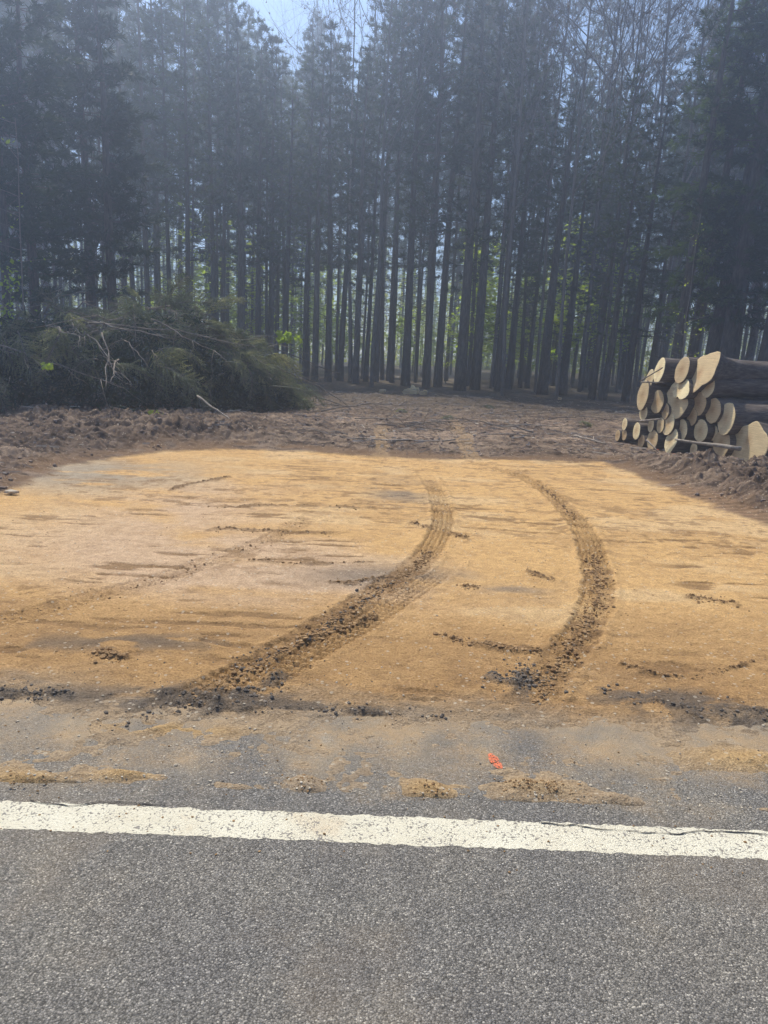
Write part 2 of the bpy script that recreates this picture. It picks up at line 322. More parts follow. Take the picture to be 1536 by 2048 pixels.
def terrain(X, Y, want_col=False):
    X = np.asarray(X, float); Y = np.asarray(Y, float)
    sd0 = pad_sd(X, Y); sd = sd0+.35*(fbm(X*1.1, Y*1.1, 4, 5)-.5)+.18*(fbm(X*5, Y*5, 3, 8)-.5)
    sand = sst(-.05, .10, sd)
    far = sst(14, 34, Y)
    z = -.009*sst(.60, .68, fbm(X*2.6, Y*13, 5, 58))*sst(.45, .6, fbm(X*.8, Y*1.3, 3, 60))+.012*(fbm(X*.9, Y*.9, 3, 1)-.5)+.006*(fbm(X*3.5, Y*14, 4, 2)-.5)+.006*(fbm(X*25, Y*40, 3, 4)-.5)
    soil = .20*(fbm(X*.55, Y*.55, 3, 11)-.45)+.14*(billow(X*1.6, Y*1.9, 3, 13)-.3)+.11*(billow(X*5.5, Y*7, 3, 15)-.3)
    # rougher berms pushed up at the left and right of the pad
    bl = spot(X, Y, 100, 880, 3.2, 2.6)+spot(X, Y, 330, 860, 2.4, 2.2); br = spot(X, Y, 1400, 950, 2.2, 1.7)+spot(X, Y, 1500, 1000, 2, 1.2)
    bm = np.clip(bl+br, 0, 1)*sst(.05, 1.1, -sd0)
    calm = sst(.2, 1.2, fbm(X*.5+3, Y*.35, 2, 21)*1.6)
    soil = soil*(.5+1.1*bm+.25*calm)+.16*bm
    cle = (np.sin(Y*42+1.2*np.sin(X*2.3))*.5+.5)**2*sst(.52, .6, fbm(X*.45, Y*.5, 3, 31))*(1-bm)*sst(24, 19, Y)
    soil = soil+.022*cle
    pile = np.exp(-(polydist(X, Y, PLINE)[0]/1.3)**2); soil = soil*(1-.7*pile)-.20*pile
    hole = spot(X, Y, 1395, 935, .45, .35)+.6*spot(X, Y, 85, 900, .6, .4); soil = soil-.22*hole
    lip = .018*np.exp(-((sd+.22)/.2)**2)*(.4+fbm(X*3, Y*3, 3, 41))
    soil = soil+lip*2
    z = z*sand+(soil*sst(-.2, .8, -sd0)+.015)*(1-sand)*(1-.5*far)+.045*(billow(X*12, Y*15, 3, 17)-.3)*(1-sand)*sst(-.05, .4, -sd0)
    if want_col:
        sandc = np.array([.585, .37, .16]); pale = np.array([.56, .395, .25]); brn = np.array([.31, .185, .085]); drk = np.array([.095, .078, .062])
        grey = np.array([.33, .245, .155]); soilc = np.array([.25, .18, .13])
        L = lambda a, b, f: a*(1-f[..., None])+b*f[..., None]
        one = np.ones(X.shape+(3,))
        busy = sst(.42, .62, fbm(X*.55+4, Y*.8, 3, 53)); n = fbm(X*1.2, Y*2.2, 5, 51); n2 = fbm(X*7, Y*11, 5, 55); n3 = fbm(X*2.6, Y*3.6, 6, 57); n2s = fbm(X*5, Y*15, 4, 64)
        c = one*sandc
        c = L(c, np.array([.62, .425, .215]), sst(.5, .68, n))
        pf = np.clip(1.25*spot(X, Y, 480, 1130, 1.1, .75)+spot(X, Y, 380, 1010, .9, 1.3)+.7*spot(X, Y, 620, 1180, .9, .45)+.5*spot(X, Y, 150, 1090, 1.3, 1.0), 0, 1)
        c = L(c, pale, pf*sst(.3, .6, n+.1))
        c = L(c, np.array([.36, .30, .22]), np.clip(spot(X, Y, 180, 950, 1.2, 1.1)*1.2, 0, 1)*sst(.35, .5, n))
        nd2 = fbm(X*5, Y*8, 5, 68); near = sst(4.9, 3.5, Y+.8*(n-.5))
        c = L(c, np.array([.38, .23, .10]), near*.85)
        c = L(c, brn, sst(.52, .66, n3)*.5*(.15+.5*near+.35*busy)); c = L(c, brn*.8, sst(.58, .68, n2)*(.18+.42*busy))
        n5 = fbm(X*2.6, Y*13, 5, 58); scr = sst(.60, .68, n5)*sst(.47, .6, fbm(X*.8, Y*1.3, 3, 60)); c = L(c, brn*.75, scr*.8)
        n6 = fbm(X*21, Y*26, 3, 62); c = L(c, brn*.75, sst(.68, .78, n6)*(.2+.4*busy))
        gy = sst(3.35, 2.95, Y+.5*(n-.5)+.25*(n3-.5)); c = L(c, grey, gy*.9); c = L(c, np.array([.22, .18, .135]), gy*sst(.50, .64, nd2)*.7); c = L(c, np.array([.37, .285, .19]), sst(3.15, 2.9, Y-LSL*X)*.6)
        gp = np.clip(spot(X, Y, 800, 985, .35, .8)+spot(X, Y, 760, 1160, .55, .28)*1.2+spot(X, Y, 1010, 1175, .35, .3), 0, 1)*sst(.38, .55, n+.05)
        c = L(c, np.array([.20, .165, .13]), gp*.75)
        tp = np.clip(sum(spot(X, Y, *q_) for q_ in [(860, 1580, .12, .07), (30, 1570, .16, .10), (250, 1552, .12, .04), (1500, 1520, .3, .1), (350, 1460, .3, .05)])+.5*spot(X, Y, 1070, 1578, .15, .06), 0, 1); c = L(c, np.array([.47, .31, .14]), tp*.9)
        dp = np.clip(1.5*spot(X, Y, 400, 1405, .50, .13)+.9*spot(X, Y, 300, 1290, .45, .13)+1.3*spot(X, Y, 1045, 1370, .08, .17)+1.3*spot(X, Y, 1330, 1405, .42, .12)
                     + 1.0*spot(X, Y, 1500, 1450, .45, .07)+.8*spot(X, Y, 60, 1390, .3, .07)+.6*spot(X, Y, 700, 1420, .6, .05)+.6*spot(X, Y, 90, 1295, .35, .1), 0, 1)
        nd_ = fbm(X*8, Y*12, 5, 66); c = L(c, drk*1.35, .85*dp*sst(.44, .60, nd_+.25*(dp-.5)))
    roughm = np.zeros(X.shape)
    for k, (P, hw) in TRL.items():
        d, s, side, Lt = polydist(X, Y, P)
        if d.min() > 1: continue
        if k in 'DE': dep_ = 0.
        else: dep_ = 1.
        d = d+(.05 if dep_ else .22)*(fbm(X*(9 if dep_ else 4), Y*(9 if dep_ else 4), 3, 61)-.5); f = s/Lt; inn = sst(hw*1.15, hw*.85, d)*sst(0, .12 if k in 'AC' else .26, f)*(1 if k in 'DE' else .6+.4*sst(.3, .5, fbm(X*1.7, Y*2.2, 3, 87)))*sst(1, .93, f)
        if k == 'A': rg = np.clip(.7*sst(.24, .34, f)*sst(.46, .38, f)+sst(.62, .70, f)*sst(1.0, .94, f), 0, 1)
        elif k == 'B': rg = sst(.52, .60, f)*sst(.97, .86, f)*.95
        elif k in 'DE': rg = 0*f
        else: rg = 0*f+(.15 if k == 'C' else 0)
        rg = rg*sst(.34, .52, fbm(X*3.2, Y*3.2, 3, 89)+.12)
        per = .062 if k in ('A', 'B', 'B2', 'C') else .12
        q = side/hw
        tread = (np.sin((s+np.abs(q)*.03)/per*2*math.pi) > -.1)*(np.abs(np.sin(q*2.5*math.pi)) > .35)
        dep = {'C': .42, 'B2': .6, 'D': .25, 'E': .25}.get(k, 1.0)
        z = z+inn*(1-rg)*(-.024+.024*tread)*dep+inn*rg*(-.015+.034*billow(X*17, Y*17, 3, 71))
        z = z+.012*np.exp(-((d-hw*1.2)/.03)**2)*(.3+fbm(X*14, Y*14, 2, 73))*dep*dep_
        roughm = np.maximum(roughm, inn*rg)
        if want_col:
            if k in 'DE':
                c2 = np.array([.36, .25, .14]); SK = locals().get('SK', []); SK.append((inn*.7*sst(0, .35, f)*sst(.25, .5, fbm(X*4, Y*4, 3, 79)+.12), c2, tread))
            else:
                c = L(c, np.array([.31, .19, .085]), inn*(.16+.45*rg)*sst(.3, .6, n3+.2)*dep); c = L(c, np.array([.21, .125, .06]), inn*rg*.75*sst(.40, .62, fbm(X*16, Y*16, 3, 77)))
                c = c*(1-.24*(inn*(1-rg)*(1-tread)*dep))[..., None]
    for P, hw, kd in RIDL:
        d, s, side, Lt = polydist(X, Y, P)
        if d.min() > 1: continue
        d = d+.16*(fbm(X*6, Y*9, 4, 81)-.5); inn = sst(hw*1.1, hw*.1, d)*sst(.3, .55, fbm(X*7, Y*7, 2, 85)+.15)
        z = z+inn*(.004+.024*billow(X*14, Y*18, 3, 83)); roughm = np.maximum(roughm, inn)
        if want_col: c = L(c, drk*1.4 if kd == 2 else np.array([.21, .13, .065]), inn*.7)
    # thin spill over the asphalt edge
    n_ = fbm(X*3, Y*5, 4, 91)
    th = .022*sst(2.80, 3.45, Y-LSL*X)+.022*(n_-.68)+.018*(fbm(X*17, Y*22, 3, 95)-.5)
    for px, py, rx, ry, h_ in [(860, 1580, .10, .055, .03), (1070, 1578, .15, .06, .032), (30, 1570, .14, .09, .026), (250, 1552, .10, .03, .022), (1500, 1520, .25, .08, .022), (610, 1570, .06, .05, .022), (1230, 1600, .10, .03, .016)]:
        th = th+h_*spot(X, Y, px, py, rx, ry)
    ed = sst(3.7, 3.0, Y-LSL*X)
    z = z+.02*(1-ed)+ed*(th+.003*(fbm(X*30, Y*30, 2, 93)-.5))
    if not want_col: return z
    sc = L(one*soilc*.85, np.array([.34, .255, .185]), sst(.46, .62, n)*.8); sc = L(sc, np.array([.075, .052, .042]), sst(.50, .60, n2s)*.85)
    sc = L(sc, np.array([.24, .15, .085]), np.exp(-((sd+.12)/.32)**2)*sst(.35, .55, n3+.1)*.9)
    sc = L(sc, np.array([.06, .045, .038]), hole.clip(0, 1)*.7)
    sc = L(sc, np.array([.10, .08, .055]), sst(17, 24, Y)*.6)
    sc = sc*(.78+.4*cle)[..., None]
    for f, c2, tread in SK: sc = L(sc, c2, f*(.75+.25*tread))
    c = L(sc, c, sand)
    return z, c

# ------------------------------------------------------------------ near ground (graded pad and churned soil)
NR, NC = 1050, 1150
ys = 2.38*np.exp(np.linspace(0, math.log(31/2.38), NR)); ts = np.linspace(-.98, .98, NC)
Yg = np.repeat(ys[:, None], NC, 1); Xg = ts[None, :]*(Yg*.8+1.2)
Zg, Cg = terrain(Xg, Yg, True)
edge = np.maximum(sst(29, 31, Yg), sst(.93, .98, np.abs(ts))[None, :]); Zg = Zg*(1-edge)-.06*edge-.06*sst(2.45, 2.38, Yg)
V = np.stack([Xg, Yg, Zg], -1).reshape(-1, 3)
I = (np.arange(NR-1)[:, None]*NC+np.arange(NC-1)[None, :]).ravel(); F = np.stack([I, I+1, I+1+NC, I+NC], 1)
g = mesh_obj('dirt_ground', V, F, M_ground); tag(g, kind='structure')
ca = g.data.color_attributes.new('Col', 'FLOAT_COLOR', 'POINT')
ca.data.foreach_set('color', np.concatenate([Cg.reshape(-1, 3), np.ones((NR*NC, 1))], 1).astype(np.float32).ravel())

# far ground sheet
def far_z(X, Y):
    z = .35*(fbm(X*.12, Y*.12, 4, 101)-.5)*sst(26, 40, np.hypot(X, Y))+.06*(fbm(X*1.3, Y*1.3, 3, 103)-.5)
    z = np.where(Y < 4, -.06, z+0.0)
    inside = sst(31.5, 28.5, Y)*sst(.98, .86, np.abs(X)/(np.abs(Y)*.8+1.2))*(Y > 0)
    return z*(1-inside)*sst(3, 6, Y)-.5*inside-.08*(1-inside)*sst(6, 3, Y)
u = np.linspace(-1, 1, 420); gx = 18*np.sinh(u*3.2)/1.0; gx = gx*(190/gx.max()); gy = gx+20
Yf, Xf = np.meshgrid(gy, gx, indexing='ij'); Zf = far_z(Xf, Yf)
n = len(gx); I = (np.arange(n-1)[:, None]*n+np.arange(n-1)[None, :]).ravel()
tag(mesh_obj('forest_floor', np.stack([Xf, Yf, Zf], -1).reshape(-1, 3), np.stack([I, I+1, I+1+n, I+n], 1), M_litter), kind='structure')

# road and edge line
def strip(y0, y1, z, x0=-45, x1=45):
    f = lambda x, y: (x, y+LSL*x, z)
    return [f(x0, y0), f(x1, y0), f(x1, y1), f(x0, y1)]
tag(mesh_obj('asphalt_road', strip(-7, 3.75, 0.0), [(0, 1, 2, 3)], M_road, smooth=False), kind='structure')
WL = abs(LINE[0][1]-LINE[3][1]); WR = abs(LINE[1][1]-LINE[2][1])
xs = np.arange(-30, 30, .01)
ctr = line_at(((LINE[0][0]+LINE[3][0])/2, (LINE[0][1]+LINE[3][1])/2), ((LINE[1][0]+LINE[2][0])/2, (LINE[1][1]+LINE[2][1])/2), xs)
hw = (WL+WR)/4
up = ctr+hw+.010*(fbm(xs*9, xs*0, 4, 3)-.5)+.024*(fbm(xs*38, xs*0, 3, 5)-.5); dn = ctr-hw+.006*(fbm(xs*9, xs*0+9, 4, 3)-.5)+.020*(fbm(xs*42, xs*0+7, 3, 5)-.5)
k = len(xs); V = np.concatenate([np.stack([xs, dn, xs*0+.0007], 1), np.stack([xs, up, xs*0+.0007], 1)]); I = np.arange(k-1)
tag(mesh_obj('edge_line', V, np.stack([I, I+1, I+1+k, I+k], 1), M_line, smooth=False), kind='structure')
# cracks in the asphalt by the line
M_crack = simple_mat('crack_fill', [(.3, (.02, .02, .02)), (.7, (.05, .045, .04))], 30, bd=0)
def crack(pts, wd):
    P = smooth_line(pts, 24); P = np.array(P); P = P+.012*(np.stack([vn(P[:, 0]*25, P[:, 1]*9, 1), vn(P[:, 0]*25, P[:, 1]*9, 4)], 1)-.5)*np.array([.6, 1.2])
    T = np.gradient(P, axis=0); T /= np.linalg.norm(T, axis=1)[:, None]; Nn = np.stack([-T[:, 1], T[:, 0]], 1); ww = wd*(.15+1.3*vn(P[:, 0]*40, P[:, 1]*40, 6))[:, None]
    V = np.concatenate([np.c_[P-Nn*ww, np.full(len(P), .0035)], np.c_[P+Nn*ww, np.full(len(P), .0035)]]); k = len(P); I = np.arange(k-1)
    tag(mesh_obj('pavement_crack', V, np.stack([I, I+1, I+1+k, I+k], 1), M_crack, smooth=False), kind='structure')
crack([(1080, 1646), (1160, 1654), (1260, 1663), (1340, 1668), (1430, 1664), (1536, 1672)], .0026)
crack([(60, 1603), (130, 1612), (200, 1606), (330, 1612)], .0022)
# orange survey mark sprayed on the shoulder
mx, my = G(990, 1524)
n = 300; a_ = rs.rand(n)*6.283; q_ = np.sqrt(rs.rand(n))
X_ = q_*np.cos(a_)*.020; Y_ = q_*np.sin(a_)*.058; X_, Y_ = mx+X_-.22*Y_, my+Y_
r_ = .0011+.0026*rs.rand(n)**2; zz_ = np.maximum(terrain(X_, Y_), 0)+.0045+.001*rs.rand(n); hx_ = np.arange(6)*math.pi/3
Vm = np.stack([X_[:, None]+r_[:, None]*np.cos(hx_)*(.8+.4*rs.rand(n, 6)), Y_[:, None]+r_[:, None]*np.sin(hx_)*(.9+.6*rs.rand(n, 6)), np.repeat(zz_[:, None], 6, 1)], -1).reshape(-1, 3)
Fm = (np.array([(0, 1, 2), (0, 2, 3), (0, 3, 4), (0, 4, 5)])[None]+np.arange(n)[:, None, None]*6).reshape(-1, 3)
tag(mesh_obj('paint_mark', Vm, Fm, M_orange, smooth=False), 'short orange spray paint mark on the dusty road shoulder above the white line', 'paint mark')

# ------------------------------------------------------------------ clods, gravel
ICO_V = np.array([(0, 0, 1)]+[(math.cos(a)*.894, math.sin(a)*.894, .447) for a in np.arange(5)*2*math.pi/5]+[(math.cos(a)*.894, math.sin(a)*.894, -.447) for a in (np.arange(5)+.5)*2*math.pi/5]+[(0, 0, -1)])
ICO_F = np.array([(0, i+1, (i+1) % 5+1) for i in range(5)]+[(i+1, i+6, (i+1) % 5+1) for i in range(5)]+[((i+1) % 5+1, i+6, (i+1) % 5+6) for i in range(5)]+[(11, (i+1) % 5+6, i+6) for i in range(5)])
def lumps(name, X, Y, R, m, flat=.75, label=None, cat=None, sink=.25):
    n = len(X); R = np.asarray(R); z = np.maximum(terrain(X, Y), np.where(Y < 3.6, 0.0, -9))
    th = rs.rand(n)*6.28; ct, st = np.cos(th), np.sin(th)
    Vv = ICO_V[None]*(1+.45*(rs.rand(n, 12, 1)-.5)); Vv = Vv*np.stack([.7+.6*rs.rand(n), .7+.5*rs.rand(n), flat*(.7+.5*rs.rand(n))], 1)[:, None]*R[:, None, None]
    x = Vv[..., 0]*ct[:, None]-Vv[..., 1]*st[:, None]; y = Vv[..., 0]*st[:, None]+Vv[..., 1]*ct[:, None]
    Vv = np.stack([x+X[:, None], y+Y[:, None], Vv[..., 2]+(z+R*sink)[:, None]], -1).reshape(-1, 3)
    Ff = (ICO_F[None]+np.arange(n)[:, None, None]*12).reshape(-1, 3)
    o = mesh_obj(name, Vv, Ff, m, smooth=False); tag(o, label, cat, kind='stuff'); return o
def along(P, hw, n, a=0., b=1.):
    P = np.array(P); L = np.r_[0, np.cumsum(np.hypot(*np.diff(P, axis=0).T))]; s = (a+(b-a)*rs.rand(n))*L[-1]
    x = np.interp(s, L, P[:, 0]); y = np.interp(s, L, P[:, 1]); o = rs.randn(n)*hw*.62; a_ = rs.rand(n)*6.28
    return x+o*np.cos(a_), y+o*np.sin(a_)
def size(n, lo, hi): return lo*.5+(hi*.8-lo*.5)*rs.rand(n)**6
cx, cy, cr = [], [], []
def addc(xy, r): cx.append(xy[0]); cy.append(xy[1]); cr.append(r)
for a, b, n in ((.22, .46, 700), (.62, .98, 2900)): addc(along(TRL['A'][0], .095, n, a, b), size(n, .004, .019))
addc(along(TRL['B'][0], .085, 2800, .54, .95), size(2800, .004, .018))
addc(along(TRL['B2'][0], .10, 400, .3, 1), size(400, .003, .010)); addc(along(TRL['C'][0], .12, 900, .1, 1), size(900, .003, .012))
for P, hw_, kd in RIDL:
    if kd < 2: n = int(700*(1 if kd else .45)); addc(along(P, hw_*1.5, int(n*.6)), size(int(n*.6), .004, .016+.004*kd))
addc((rs.uniform(-4, 4, 2600), rs.uniform(3.1, 9, 2600)), size(2600, .002, .009))
n = 900; addc((rs.uniform(-1.6, 1.6, n), rs.uniform(2.05, 3.0, n)), size(n, .0015, .007))
for px, py, rx, ry, n in [(1070, 1580, .11, .05, 420), (860, 1585, .08, .04, 160), (610, 1565, .08, .05, 130), (30, 1570, .12, .07, 130)]:
    gx_, gy_ = G(px, py); addc((gx_+rs.randn(n)*rx*.6, gy_+rs.randn(n)*ry*.6), size(n, .002, .008))
lumps('dirt_clods', np.concatenate(cx), np.concatenate(cy), np.concatenate(cr), M_clod, label='crumbled brown dirt clods along the tyre tracks', cat='dirt clods')
cx, cy, cr = [], [], []
for P, hw_, kd in RIDL:
    if kd == 2: addc(along(P, hw_*2.6, 260), size(260, .004, .015))
addc(along(TRL['B'][0], .12, 700, .66, 1), size(700, .004, .016)); gx_, gy_ = G(1050, 1360); addc((gx_+rs.randn(260)*.07, gy_+rs.randn(260)*.12), size(260, .004, .015))
n = 700; addc((rs.uniform(-1.8, 1.8, n), rs.uniform(2.4, 3.6, n)), size(n, .002, .007))
lumps('asphalt_crumbs', np.concatenate(cx), np.concatenate(cy), np.concatenate(cr), M_dark, label='dark broken asphalt crumbs on the road shoulder', cat='asphalt crumbs')
n = 5200; x = rs.uniform(-1, 1, n); y = 2.45+6.5*rs.rand(n)**2.4; x = x*(y*.6+.6)
lumps('gravel', x, y, size(n, .002, .009), M_gravel, .6, 'small pale pebbles scattered over the dirt', 'gravel')
# scattered wood chips and twigs
n = 4200; x = rs.uniform(-14, 13, n); y = 8+20*rs.rand(n); ok = (pad_sd(x, y) < -.15) & (rs.rand(n) < .25+.75*sst(.4, .6, fbm(x*.6, y*.6, 3, 141))); x, y = x[ok], y[ok]; n = len(x)
z0 = terrain(x, y)+.015+.03*rs.rand(n)**2; a_ = rs.randn(n)*.9; L_ = .04+.34*rs.rand(n)**3; w_ = .004+.009*rs.rand(n); d_ = np.stack([np.cos(a_), np.sin(a_), rs.randn(n)*.12], 1); s_ = np.stack([-np.sin(a_), np.cos(a_), 0*a_], 1); u_ = np.array([0, 0, 1.])
P0 = np.stack([x, y, z0], 1); Q0 = P0+d_*L_[:, None]; wv_ = w_[:, None]
Vt = np.stack([P0+s_*wv_, P0-s_*wv_, P0+u_*wv_*1.5, Q0+s_*wv_, Q0-s_*wv_, Q0+u_*wv_*1.5], 1).reshape(-1, 3)
Ft = (np.array([(0, 1, 4), (0, 4, 3), (1, 2, 5), (1, 5, 4), (2, 0, 3), (2, 3, 5), (0, 2, 1), (3, 4, 5)])[None]+np.arange(n)[:, None, None]*6).reshape(-1, 3)
tag(mesh_obj('wood_litter', Vt, Ft, simple_mat('litter_wood', [(.3, (.12, .09, .07)), (.5, (.30, .25, .20)), (.65, (.52, .46, .38))], 2.2, bd=0), smooth=False), 'twigs and wood chips littering the churned soil before the forest', 'wood litter', kind='stuff')
# rough soil lumps beyond the pad
n = 14000; x = rs.uniform(-13, 13, n); y = 5+22*rs.rand(n)**1.2; ok = (pad_sd(x, y) < -.08) & (pad_sd(x, y) > -14); x, y = x[ok], y[ok]
lumps('soil_lumps', x, y, size(len(x), .012, .055), simple_mat('soil_lump', [(.3, (.13, .09, .07)), (.5, (.20, .145, .11)), (.7, (.29, .22, .165))], 3, bd=.01), .7, 'churned brown soil lumps around the graded pad', 'soil lumps')

# ------------------------------------------------------------------ plants: generators
def tri_tufts(Cn, D, n, ln, wd, spread):
    """n slim triangles radiating from each centre Cn around direction D"""
    k = len(Cn); Cn = np.repeat(Cn, n, 0); D = np.repeat(D, n, 0)
    d = D+spread*rs.randn(k*n, 3); d /= np.linalg.norm(d, axis=1)[:, None]+1e-9
    s = np.cross(d, rs.randn(k*n, 3)); s /= np.linalg.norm(s, axis=1)[:, None]+1e-9
    L = ln*(.6+.8*rs.rand(k*n))[:, None]; W_ = wd*(.7+.6*rs.rand(k*n))[:, None]
    return np.stack([Cn-s*W_*.5, Cn+s*W_*.5, Cn+d*L], 1)
def wobble_line(p0, p1, n, amp):
    t = np.linspace(0, 1, n)[:, None]; P = np.array(p0)*(1-t)+np.array(p1)*t
    return P+amp*np.cumsum(rs.randn(n, 3), 0)*np.r_[0, np.ones(n-1)][:, None]*.5
def conifer(H, cb, rad, dens=1.0, droop=.0, tuft=(.24, .055), gappy=.3, matn=None, low=True, name='pine_tree'):
    """trunk + crown + dead lower branches as separate part meshes"""
    root = empty(name)
    tk = MB(); n = 14; t = np.linspace(0, 1, n); P = np.c_[.12*(vn(t*3, t*0, rs.randint(99))-.5)*t*3, .12*(vn(t*3, t*0+5, rs.randint(99))-.5)*t*3, t*H]
    P[:, :2] -= P[0, :2]
    R = .20*(1-t)**.8+.012; R[0] *= 1.2; P[0, 2] = -.25
    tk.tube(P, R, 9); trunk = tk.build('trunk', M_bark, root)
    cr, wood = MB(), MB(); Cs, Ds = [], []
    z = cb*H
    while z < H-.1:
        f = (z-cb*H)/(H*(1-cb)); Lb = rad*(np.sin(min(f*1.6+.45, 1.57)))*(1-f**1.5)+.25
        nb = rs.randint(3, 6)
        for j in range(nb):
            if rs.rand() < gappy*.6: continue
            az = rs.rand()*6.28; L = Lb*(.55+.6*rs.rand()); el = .25-.5*(1-f)*.6-droop+.25*rs.randn()*.5
            d = np.array([math.cos(az)*math.cos(el), math.sin(az)*math.cos(el), math.sin(el)]); m = max(3, int(L/.22))
            s = np.linspace(.0, 1, m+1); c0 = np.array([np.interp(z, P[:, 2], P[:, 0]), np.interp(z, P[:, 2], P[:, 1]), z])
            Q = c0+d*(s[:, None]*L)+np.array([0, 0, 1])*((s**2)*L*(.18-droop*.5))[:, None]
            wood.tube(Q, .022*(1-s*.8)*(L/2+.4), 3)
            for q in range(1, m+1):
                if s[q] < .28: continue
                for _ in range(max(1, int(round(2.6*dens*(1.15-s[q]*.4))))):
                    if rs.rand() < gappy: continue
                    off = rs.randn(3)*np.array([.28, .28, .10])*L*.30; Cs.append(Q[q]+off); dd = d+off*1.5+np.array([0, 0, .35-droop*1.6]); Ds.append(dd/np.linalg.norm(dd))
        z += .30+.28*rs.rand()
    Cs.append(P[-1]); Ds.append(np.array([0, 0, 1.]))
    cr.tris(tri_tufts(np.array(Cs), np.array(Ds), 14, tuft[0], tuft[1], .6))
    nn = cr.n//3; cr.add(np.vstack(wood.v), np.vstack(wood.f)); nf = sum(len(f_) for f_ in cr.f)
    kids = [trunk, mesh_obj('crown', np.vstack(cr.v), np.vstack(cr.f), [matn or M_needle, M_bark], root, False, np.r_[np.zeros(nn), np.ones(nf-nn)])]
    if low:
        dbm = MB(); z = 2.0+rs.rand()
        while z < cb*H+1:
            az = rs.rand()*6.28; L = .3+1.5*rs.rand()**1.5; p0 = np.array([0, 0, z]); p1 = p0+np.array([math.cos(az), math.sin(az), -.15+.35*rs.randn()*.5])*L
            Pq = wobble_line(p0, p1, 5, .03); dbm.tube(Pq, np.linspace(.016, .004, 5), 3)
            for _ in range(2):
                a = Pq[rs.randint(1, 4)]; dbm.tube(wobble_line(a, a+rs.randn(3)*.22, 3, .02), [.007, .005, .003], 3)
            z += .06+.16*rs.rand()
        kids.append(dbm.build('dead_branches', M_bark, root))
    return root, kids
def bare_tree(H, leafy=0.0):
    root = empty('bare_tree'); b = MB(); tips = []
    tk = MB(); t = np.linspace(0, 1, 12); P = wobble_line((0, 0, -.2), (rs.randn()*.5, rs.randn()*.4, H*.98), 12, .10); tk.tube(P, .12*(1-t)**.8+.006, 7)
    def grow(p, d, L, r, dep):
        m = 5; Q = [p]; dd = d.copy()
        for i in range(m-1): dd = dd+rs.randn(3)*.14+np.array([0, 0, .06]); dd /= np.linalg.norm(dd); Q.append(Q[-1]+dd*L/(m-1))
        Q = np.array(Q); b.tube(Q, np.linspace(r, r*.35, m), 3 if dep > 0 else 5)
        if dep >= 3: tips.extend(Q[2:]); return
        for i in range(4 if dep < 2 else 3):
            q = Q[rs.randint(1, m)]; nd = dd+rs.randn(3)*.55; nd[2] += .15; nd /= np.linalg.norm(nd); grow(q, nd, L*(.45+.25*rs.rand()), r*.5, dep+1)
    for i in range(15):
        f = .38+.6*i/15; p = np.array([np.interp(f, t, P[:, k]) for k in range(3)]); az = rs.rand()*6.28
        d = np.array([math.cos(az)*.6, math.sin(az)*.6, .75]); d /= np.linalg.norm(d); grow(p, d, (1-f)*H*.38+.8, .032*(1-f)+.010, 0)
    kids = [tk.build('trunk', M_greybark, root), b.build('branches', M_greybark, root)]
    if leafy:
        T = np.array(tips); T = T[rs.rand(len(T)) < leafy]; l = MB(); l.tris(tri_tufts(T, np.tile([0, 0, .3], (len(T), 1)), 3, .09, .06, .8)); kids.append(l.build('buds', M_twigbud, root, False)); kids[-1]['kind'] = 'stuff'
    return root, kids
def sapling(H, nl=260, ls=.13, name='leafy_sapling', m=None, spreadf=.22):
    root = empty(name); st = MB(); P = wobble_line((0, 0, -.1), (rs.randn()*.25, rs.randn()*.2, H), 9, .06); st.tube(P, np.linspace(.03, .006, 9), 5)
    Cs = []
    for i in range(16):
        f = .25+.75*rs.rand(); p = np.array([np.interp(f, np.linspace(0, 1, 9), P[:, k]) for k in range(3)]); az = rs.rand()*6.28; L = H*spreadf*(1.2-f*.7)
        q = p+np.array([math.cos(az), math.sin(az), .2])*L; B = wobble_line(p, q, 5, .03); st.tube(B, np.linspace(.010, .003, 5), 3)
        k = nl//16; s = .25+.75*rs.rand(k); Cs.append(np.stack([np.interp(s, np.linspace(0, 1, 5), B[:, j]) for j in range(3)], 1)+rs.randn(k, 3)*.12)
    Cs = np.vstack(Cs); k = len(Cs); d = rs.randn(k, 3); d[:, 2] = d[:, 2]*.35; d /= np.linalg.norm(d, axis=1)[:, None]; s = np.cross(d, rs.randn(k, 3)*.4+np.array([0, 0, 1])); s /= np.linalg.norm(s, axis=1)[:, None]
    L = ls*(.6+.8*rs.rand(k))[:, None]; mid = Cs+d*L*.5
    Vv = np.stack([Cs, mid+s*L*.38, Cs+d*L, mid-s*L*.38], 1).reshape(-1, 3); lo = mesh_obj('leaves', Vv, np.arange(4*k).reshape(k, 4), m or M_leaf, root, False)
    return root, [st.build('stem', M_greybark, root), lo]

def ground_z(x, y):
    if 2.4 < y < 29 and abs(x) < .9*(y*.8+1.2): return float(terrain(np.array([x]), np.array([y]))[0])
    return float(far_z(np.array([x]), np.array([y]))[0])

